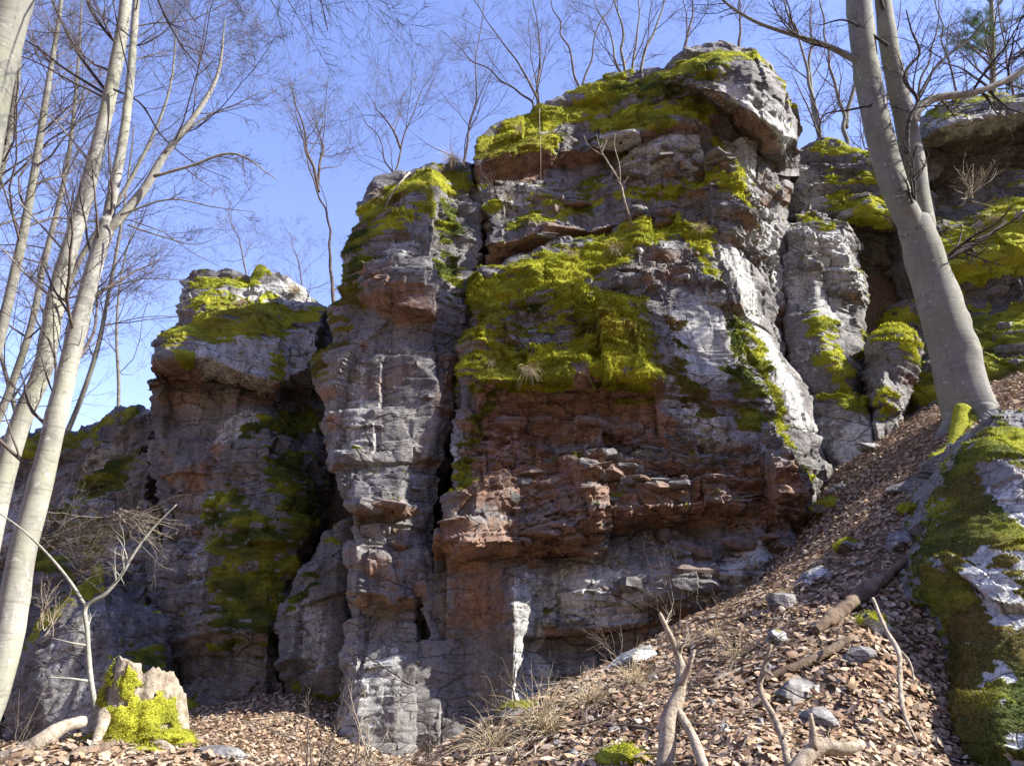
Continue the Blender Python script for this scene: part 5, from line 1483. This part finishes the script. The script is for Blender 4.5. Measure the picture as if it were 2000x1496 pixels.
        p, n = surf(m, px, py)
        grass_tuft(p + np.array((0, -0.03, 0.02)), nb, ln, lab, 400 + k, dr)
    for k, (px, py, nb, ln, lab) in enumerate([
        (1060,1440,200,0.42,'dry grass clump at the bottom edge of the slope'), (960,1470,120,0.35,'small dry grass clump where the slope meets the shade'),
        (1240,1345,140,0.32,'dry grass clump behind the thick bleached branch'), (1150,1380,110,0.3,'thin dry grass clump left of the thick branch'),
        (1440,1290,110,0.26,'dry grass clump above the crooked stick'), (1400,1250,80,0.25,'short dry grass clump at the crest of the slope'),
        (470,1300,160,0.4,'shaded dry grass at the foot of the tower')]):
        p = ground_at(px, py)
        grass_tuft(p, nb, ln, lab, 430 + k, 0.9, 0.7, (0.0, -0.3, 0.9), group='dry grass clumps on the slope')
    # dead sapling, roots and shrubs on the cliff
    p, n = surf('rock_buttress', 1232, 440)
    Y = p[1] - 0.1
    branch_thing('dead_sapling', 'pale dead forked sapling leaning out above the mossy shoulder', 'sapling', W([(1235,440,Y + 0.15),(1222,400,Y),(1210,355,Y),(1192,325,Y),(1172,290,Y),(1165,262,Y)]), [0.020,0.018,0.016,0.013,0.010,0.005], DEADWOOD,
                 [(W([(1212,360,Y),(1210,325,Y - .05),(1200,280,Y - .05),(1202,262,Y - .05)]), [0.012,0.010,0.007,0.004]), (W([(1180,305,Y),(1150,285,Y),(1140,265,Y)]), [0.008,0.006,0.003]), (W([(1175,300,Y),(1185,275,Y)]), [0.008,0.004])], 91, None, 4, 0.3)
    p, n = surf('rock_pillar', 770, 380)
    Y = p[1] - 0.12
    branch_thing('hanging_root', 'pale root hanging over the golden moss of the pillar', 'root', W([(800,338,Y + 0.5),(788,350,Y + 0.1),(765,380,Y),(755,400,Y),(752,425,Y),(765,432,Y)]), [0.022,0.020,0.016,0.013,0.010,0.005], DEADWOOD, [(W([(760,392,Y),(772,372,Y),(790,362,Y)]), [0.008,0.006,0.004])], 92, None, 3, 0.2)
    Y = surf('ledged_rock_wall', 1055, 260)[0][1] - 0.12
    branch_thing('hanging_root', 'thin straight root hanging down the upper left block', 'root', W([(1054,212,Y + 0.3),(1054,240,Y),(1056,300,Y - 0.1),(1056,362,Y - 0.1)]), [0.006,0.006,0.005,0.003], DEADWOOD, [], 93, None, 0)
    shrub(1310, 1205, 8.5, 'bare reddish shrub at the crest of the slope', 501, 7, 0.75, TWIG, (-0.15, 0, 1.0), 0.35)
    shrub(1200, 1300, 7.6, 'bare twiggy shrub left of the thick branch on the crest', 502, 6, 0.5, TWIG, (-0.4, 0, 0.8), 0.45)
    shrub(1390, 1215, 8.6, 'low reddish shrub beside the first one on the crest', 503, 5, 0.4, TWIG, (0.1, 0, 0.9), 0.4)
    shrub(610, 1530, 5.2, 'sunlit dry shrub at the bottom edge in front of the pillar', 504, 9, 0.5, TWIG, (0.3, 0, 0.9), 0.45, r=0.008)
    shrub(700, 1520, 5.2, 'pale dry fern stalks arching at the bottom edge', 505, 12, 0.42, DEADWOOD, (0.35, 0, 0.6), 0.4, r=0.006)
    shrub(1000, 1400, 6.4, 'small bare shrub on the crest in front of the pale streak', 506, 5, 0.32, TWIG, (-0.6, 0, 0.5), 0.4, r=0.008)
    shrub(840, 1470, 5.6, 'tiny bare shrub in front of the pillar foot', 507, 4, 0.3, TWIG, (0.1, 0, 1), 0.4)
    shrub(60, 1060, 9.0, 'reddish dry brush lying across the shaded low wall', 508, 26, 1.25, TWIG, (1.0, 0, 0.12), 0.22, r=0.008)
    shrub(150, 1120, 9.1, 'dry brush hanging over the slanting block', 509, 18, 0.8, TWIG, (0.7, -0.2, 0.35), 0.35, r=0.007)
    shrub(230, 1000, 10.5, 'bleached brush against the foot of the tower', 510, 14, 0.9, DEADWOOD, (0.7, 0, -0.25), 0.3, r=0.007)
    shrub(90, 1230, 8.8, 'upright dry stalks on the slanting block', 511, 10, 0.5, DEADWOOD, (0, 0, 1), 0.3, r=0.006)
    shrub(1890, 385, 12.3, 'fallen bleached twigs on the mossy slope behind the beech', 512, 10, 0.7, DEADWOOD, (0.3, -0.2, 0.5), 0.4, r=0.012)
    shrub(960, 375, 11.6, 'small bare shrub rooted in the crack of the upper wall', 513, 6, 0.4, TWIG, (0.1, -0.4, 0.8), 0.4)
    shrub(20, 1500, 6.0, 'reddish thin stems in the corner by the rotten log', 514, 5, 0.55, TWIG, (0.2, 0, 1), 0.25)
    build_beech_foot()
    build_pine()

def build_beech_foot():
    beech = [o for o in bpy.data.objects if o.get('label', '').startswith('big smooth grey beech')][0]
    rg = np.random.default_rng(61)
    for k, (path, rr) in enumerate([([(1880,800,9.35),(1872,845,9.2),(1856,880,9.05),(1820,892,8.95)], [0.10,0.10,0.08,0.04]), ([(1900,820,9.3),(1888,862,9.1),(1872,905,8.9)], [0.09,0.08,0.05]), ([(1920,800,9.3),(1935,835,9.2),(1945,870,9.1)], [0.14,0.12,0.08])]):
        P = at_many(path)
        for q in range(1, len(P)):
            P[q, 2] = min(P[q, 2], ground_z(P[q, 0], P[q, 1]) + 0.06)
        V, F, c, r = stem_mesh(P, rr, 20, 300 + k, 0.12, 0, 0.03)
        moss = 0 if k == 2 else 1.0
        if moss:
            o = part('root', V, F, ROCK, beech, True, cover_cols(len(V), 1.0, 0, 0, 0.5, 0.85, 0.0))
            cc = np.concatenate([c[:1], c, c[-1:]]); kk = len(V); n = V - np.repeat(cc, 20, 0); n /= np.linalg.norm(n, axis=1, keepdims=True) + 1e-9
            ii = rg.integers(0, kk, 2600)
            moss_local(V[ii] - np.array(beech.location), n[ii], 2600, 0.014, rg, o, 0.65)
        else:
            part('root', V, F, BARK_GREY, beech)

def build_pine():
    rg = np.random.default_rng(71)
    base = at(1945, 260, 19.0)
    root = empty('pine_tree', tuple(base), 'green pine showing through the bare trees above the dark overhang', 'tree')
    path = at_many([(1945,260,19),(1940,160,19),(1938,60,19),(1935,-60,19)])
    V, F, c, r = stem_mesh(path, [0.12,0.10,0.08,0.05], 12, 5, 0.06, 0, 0.1)
    part('trunk', V, F, BARK_FAR, root)
    bag = Bag()
    s, d, L, R2 = offspring(c[None], r[None], 26, 0.05, 1.0, 1.2, 0.4, rg, np.array([1.7]))
    lv = twiggery(s, d, L, R2, rg, [(7, 4, 0.08), (6, 0.25, 0.5, 0.7, 0.6, 5, 3, 0.1), (4, 0.2, 0.5, 0.6, 0.7, 4, 3, 0.1)], bag, 0.05)
    V, F = bag.get()
    part('branches', V, F, TWIG, root)
    P = np.concatenate([lv[1][0].reshape(-1, 3), lv[2][0].reshape(-1, 3)])
    n = 30000
    k = rg.integers(0, len(P), n)
    cpt = P[k] + rg.normal(0, 0.03, (n, 3))
    dr = rg.normal(0, 1, (n, 3)); dr[:, 2] += 0.5; dr /= np.linalg.norm(dr, axis=1, keepdims=True)
    sd = np.cross(dr, rg.normal(0, 1, (n, 3))); sd /= np.linalg.norm(sd, axis=1, keepdims=True)
    ln = rg.uniform(0.06, 0.13, (n, 1))
    V = np.stack([cpt - sd * 0.004, cpt + sd * 0.004, cpt + dr * ln], 1).reshape(-1, 3)
    col = np.array((0.07, 0.13, 0.035)) * rg.uniform(0.6, 1.5, (n, 1))
    col = np.repeat(np.concatenate([col, np.ones((n, 1))], 1), 3, 0)
    part('needles', V, np.arange(3 * n).reshape(-1, 3), MOSS, root, False, {'tint': col}, kind='stuff')

def plate_shape(seed):
    """splintered plate of unit size: an irregular outline, a ragged front edge, bevelled by breaks above and below"""
    rg = np.random.default_rng(seed)
    m = 9
    th = np.sort(rg.uniform(0, 2 * np.pi, m)) * 0.5 + np.linspace(0, 2 * np.pi, m, endpoint=False) * 0.5
    rr = rg.uniform(0.36, 0.58, m)
    out = np.stack([np.cos(th) * rr * 1.1, np.sin(th) * rr, np.zeros(m)], 1)
    tx, ty = rg.uniform(-0.5, 0.5, 2)
    rings = []
    for f, z in ((0.15, 0.5), (0.78, 0.5), (1.0, 0.28), (0.97, -0.12), (0.72, -0.5), (0.1, -0.5)):
        r_ = out * f * (1 + rg.normal(0, 0.07, (m, 1)) * (f > 0.5))
        r_[:, 2] = z + (tx * out[:, 0] + ty * out[:, 1]) * 0.8 + rg.normal(0, 0.05, m)
        rings.append(r_)
    V = np.concatenate(rings)
    idx = np.arange(6 * m).reshape(6, m); nx = np.roll(idx, -1, 1)
    F = np.stack([idx[:-1], idx[1:], nx[1:], nx[:-1]], -1).reshape(-1, 4)
    return V, F

def build_slabs():
    """loose-looking angular plates that stand out of the broken beds of the cliff"""
    from mathutils import Matrix
    rg = np.random.default_rng(21)
    meshes = {}
    for tone in ('rust', 'grey', 'pale'):
        meshes[tone] = []
        for k in range(7):
            V, F = plate_shape(600 + k * 3 + len(tone))
            n = V / (np.linalg.norm(V, axis=1, keepdims=True) + 1e-9)
            c = cover_cols(len(V), 0, 0, 0, 0.5)
            dn = np.clip(-n[:, 2], 0, 1)
            c['cover'][:, 1] = {'rust': 0.55, 'grey': 0.15, 'pale': 0.05}[tone] + 0.5 * dn
            c['cover'][:, 2] = {'rust': 0.05, 'grey': 0.2, 'pale': 0.75}[tone]
            meshes[tone].append(mesh_np('slab', V, F, ROCK, False, c))
    def put(m, px, py, w, h, tone, proud=0.25, roll=0.0):
        p, n = surf(m, px, py)
        sc = p[1] / FPX * 1.05
        root = MASSES[m]['root']
        o = add_obj('slab', meshes[tone][rg.integers(0, 7)], root)
        nn = n.copy(); nn[2] = 0; nn /= np.linalg.norm(nn) + 1e-9
        dep = min(w, 60) * sc * rg.uniform(0.8, 1.2)
        ang = math.atan2(nn[1], nn[0]) + math.pi / 2 + rg.normal(0, 0.25)
        o.rotation_euler = (rg.normal(0.10, 0.12), roll + rg.normal(0, 0.08), ang)
        o.scale = (w * sc, dep, h * sc)
        q = p + nn * dep * (proud - 0.30)
        o.location = q - np.array(root.location)
    zones = [('rock_buttress', [(935,870),(1330,870),(1530,950),(1480,990),(1010,1010),(900,1000)], 95, (28, 80), (10, 26), ('rust', 'rust', 'grey')),
             ('rock_buttress', [(1020,770),(1270,775),(1330,850),(950,850)], 34, (28, 75), (14, 32), ('rust', 'rust', 'rust')),
             ('rock_buttress', [(1020,1030),(1500,1030),(1480,1150),(1060,1180)], 48, (40, 110), (14, 34), ('grey', 'grey', 'rust')),
             ('rock_buttress', [(1240,470),(1370,460),(1400,550),(1240,555)], 22, (24, 60), (8, 18), ('grey', 'rust', 'pale')),
             ('ledged_rock_wall', [(1452,385),(1500,400),(1500,520),(1455,520)], 16, (30, 50), (9, 15), ('pale', 'pale', 'grey')),
             ('ledged_rock_wall', [(1180,290),(1400,260),(1420,340),(1180,380)], 34, (30, 90), (8, 20), ('pale', 'grey', 'grey')),
             ('ledged_rock_wall', [(960,410),(1150,380),(1150,440),(970,470)], 18, (30, 70), (14, 30), ('grey', 'rust', 'rust')),
             ('ledged_rock_wall', [(1440,290),(1540,340),(1540,560),(1480,580)], 26, (18, 40), (12, 30), ('pale', 'grey', 'pale')),
             ('rock_pillar', [(700,520),(840,520),(840,590),(700,590)], 12, (40, 90), (16, 34), ('rust', 'grey', 'rust')),
             ('rock_pillar', [(680,960),(840,970),(830,1170),(690,1170)], 24, (30, 80), (14, 34), ('rust', 'grey', 'rust')),
             ('rock_pillar', [(690,640),(850,640),(850,930),(690,930)], 14, (20, 50), (8, 18), ('grey', 'grey', 'rust')),
             ('rock_tower', [(440,760),(620,740),(640,860),(500,860)], 22, (24, 60), (12, 26), ('grey', 'grey', 'pale')),
             ('rock_tower', [(300,960),(390,950),(360,1240),(310,1240)], 20, (30, 70), (16, 36), ('grey', 'grey', 'rust')),
             ('stacked_rock_wall', [(0,900),(280,860),(300,1100),(0,1150)], 46, (30, 80), (16, 34), ('grey', 'pale', 'grey')),
             ('pale_rock_pillar', [(1550,440),(1670,440),(1680,620),(1560,560)], 20, (20, 50), (12, 26), ('pale', 'grey', 'pale')),
             ('overhanging_cliff', [(1850,420),(2000,380),(2000,740),(1850,740)], 22, (30, 80), (14, 30), ('grey', 'grey', 'pale')),
             ('stepped_rock_wall', [(1620,310),(1740,310),(1740,430),(1630,430)], 12, (40, 90), (10, 20), ('grey', 'rust', 'pale'))]
    for m, poly, cnt, wr, hr, tones in zones:
        for k in range(int(cnt * 0.5)):
            w4 = rg.dirichlet(np.ones(len(poly)))
            a, b = rg.random(2)
            if len(poly) == 4:
                x = (poly[0][0] * (1 - a) + poly[1][0] * a) * (1 - b) + (poly[3][0] * (1 - a) + poly[2][0] * a) * b
                y = (poly[0][1] * (1 - a) + poly[1][1] * a) * (1 - b) + (poly[3][1] * (1 - a) + poly[2][1] * a) * b
            else:
                x = sum(w * p[0] for w, p in zip(w4, poly)); y = sum(w * p[1] for w, p in zip(w4, poly))
            put(m, x, y, rg.uniform(*wr) * rg.choice((0.55, 0.8, 1.2)), rg.uniform(*hr) * 0.85, tones[rg.integers(0, 3)], rg.uniform(-0.22, 0.02), rg.normal(0, 0.06))
build_cliff()
GROUND = build_ground()
scatter_leaves(GROUND)
build_trees()
build_slabs()
build_details()
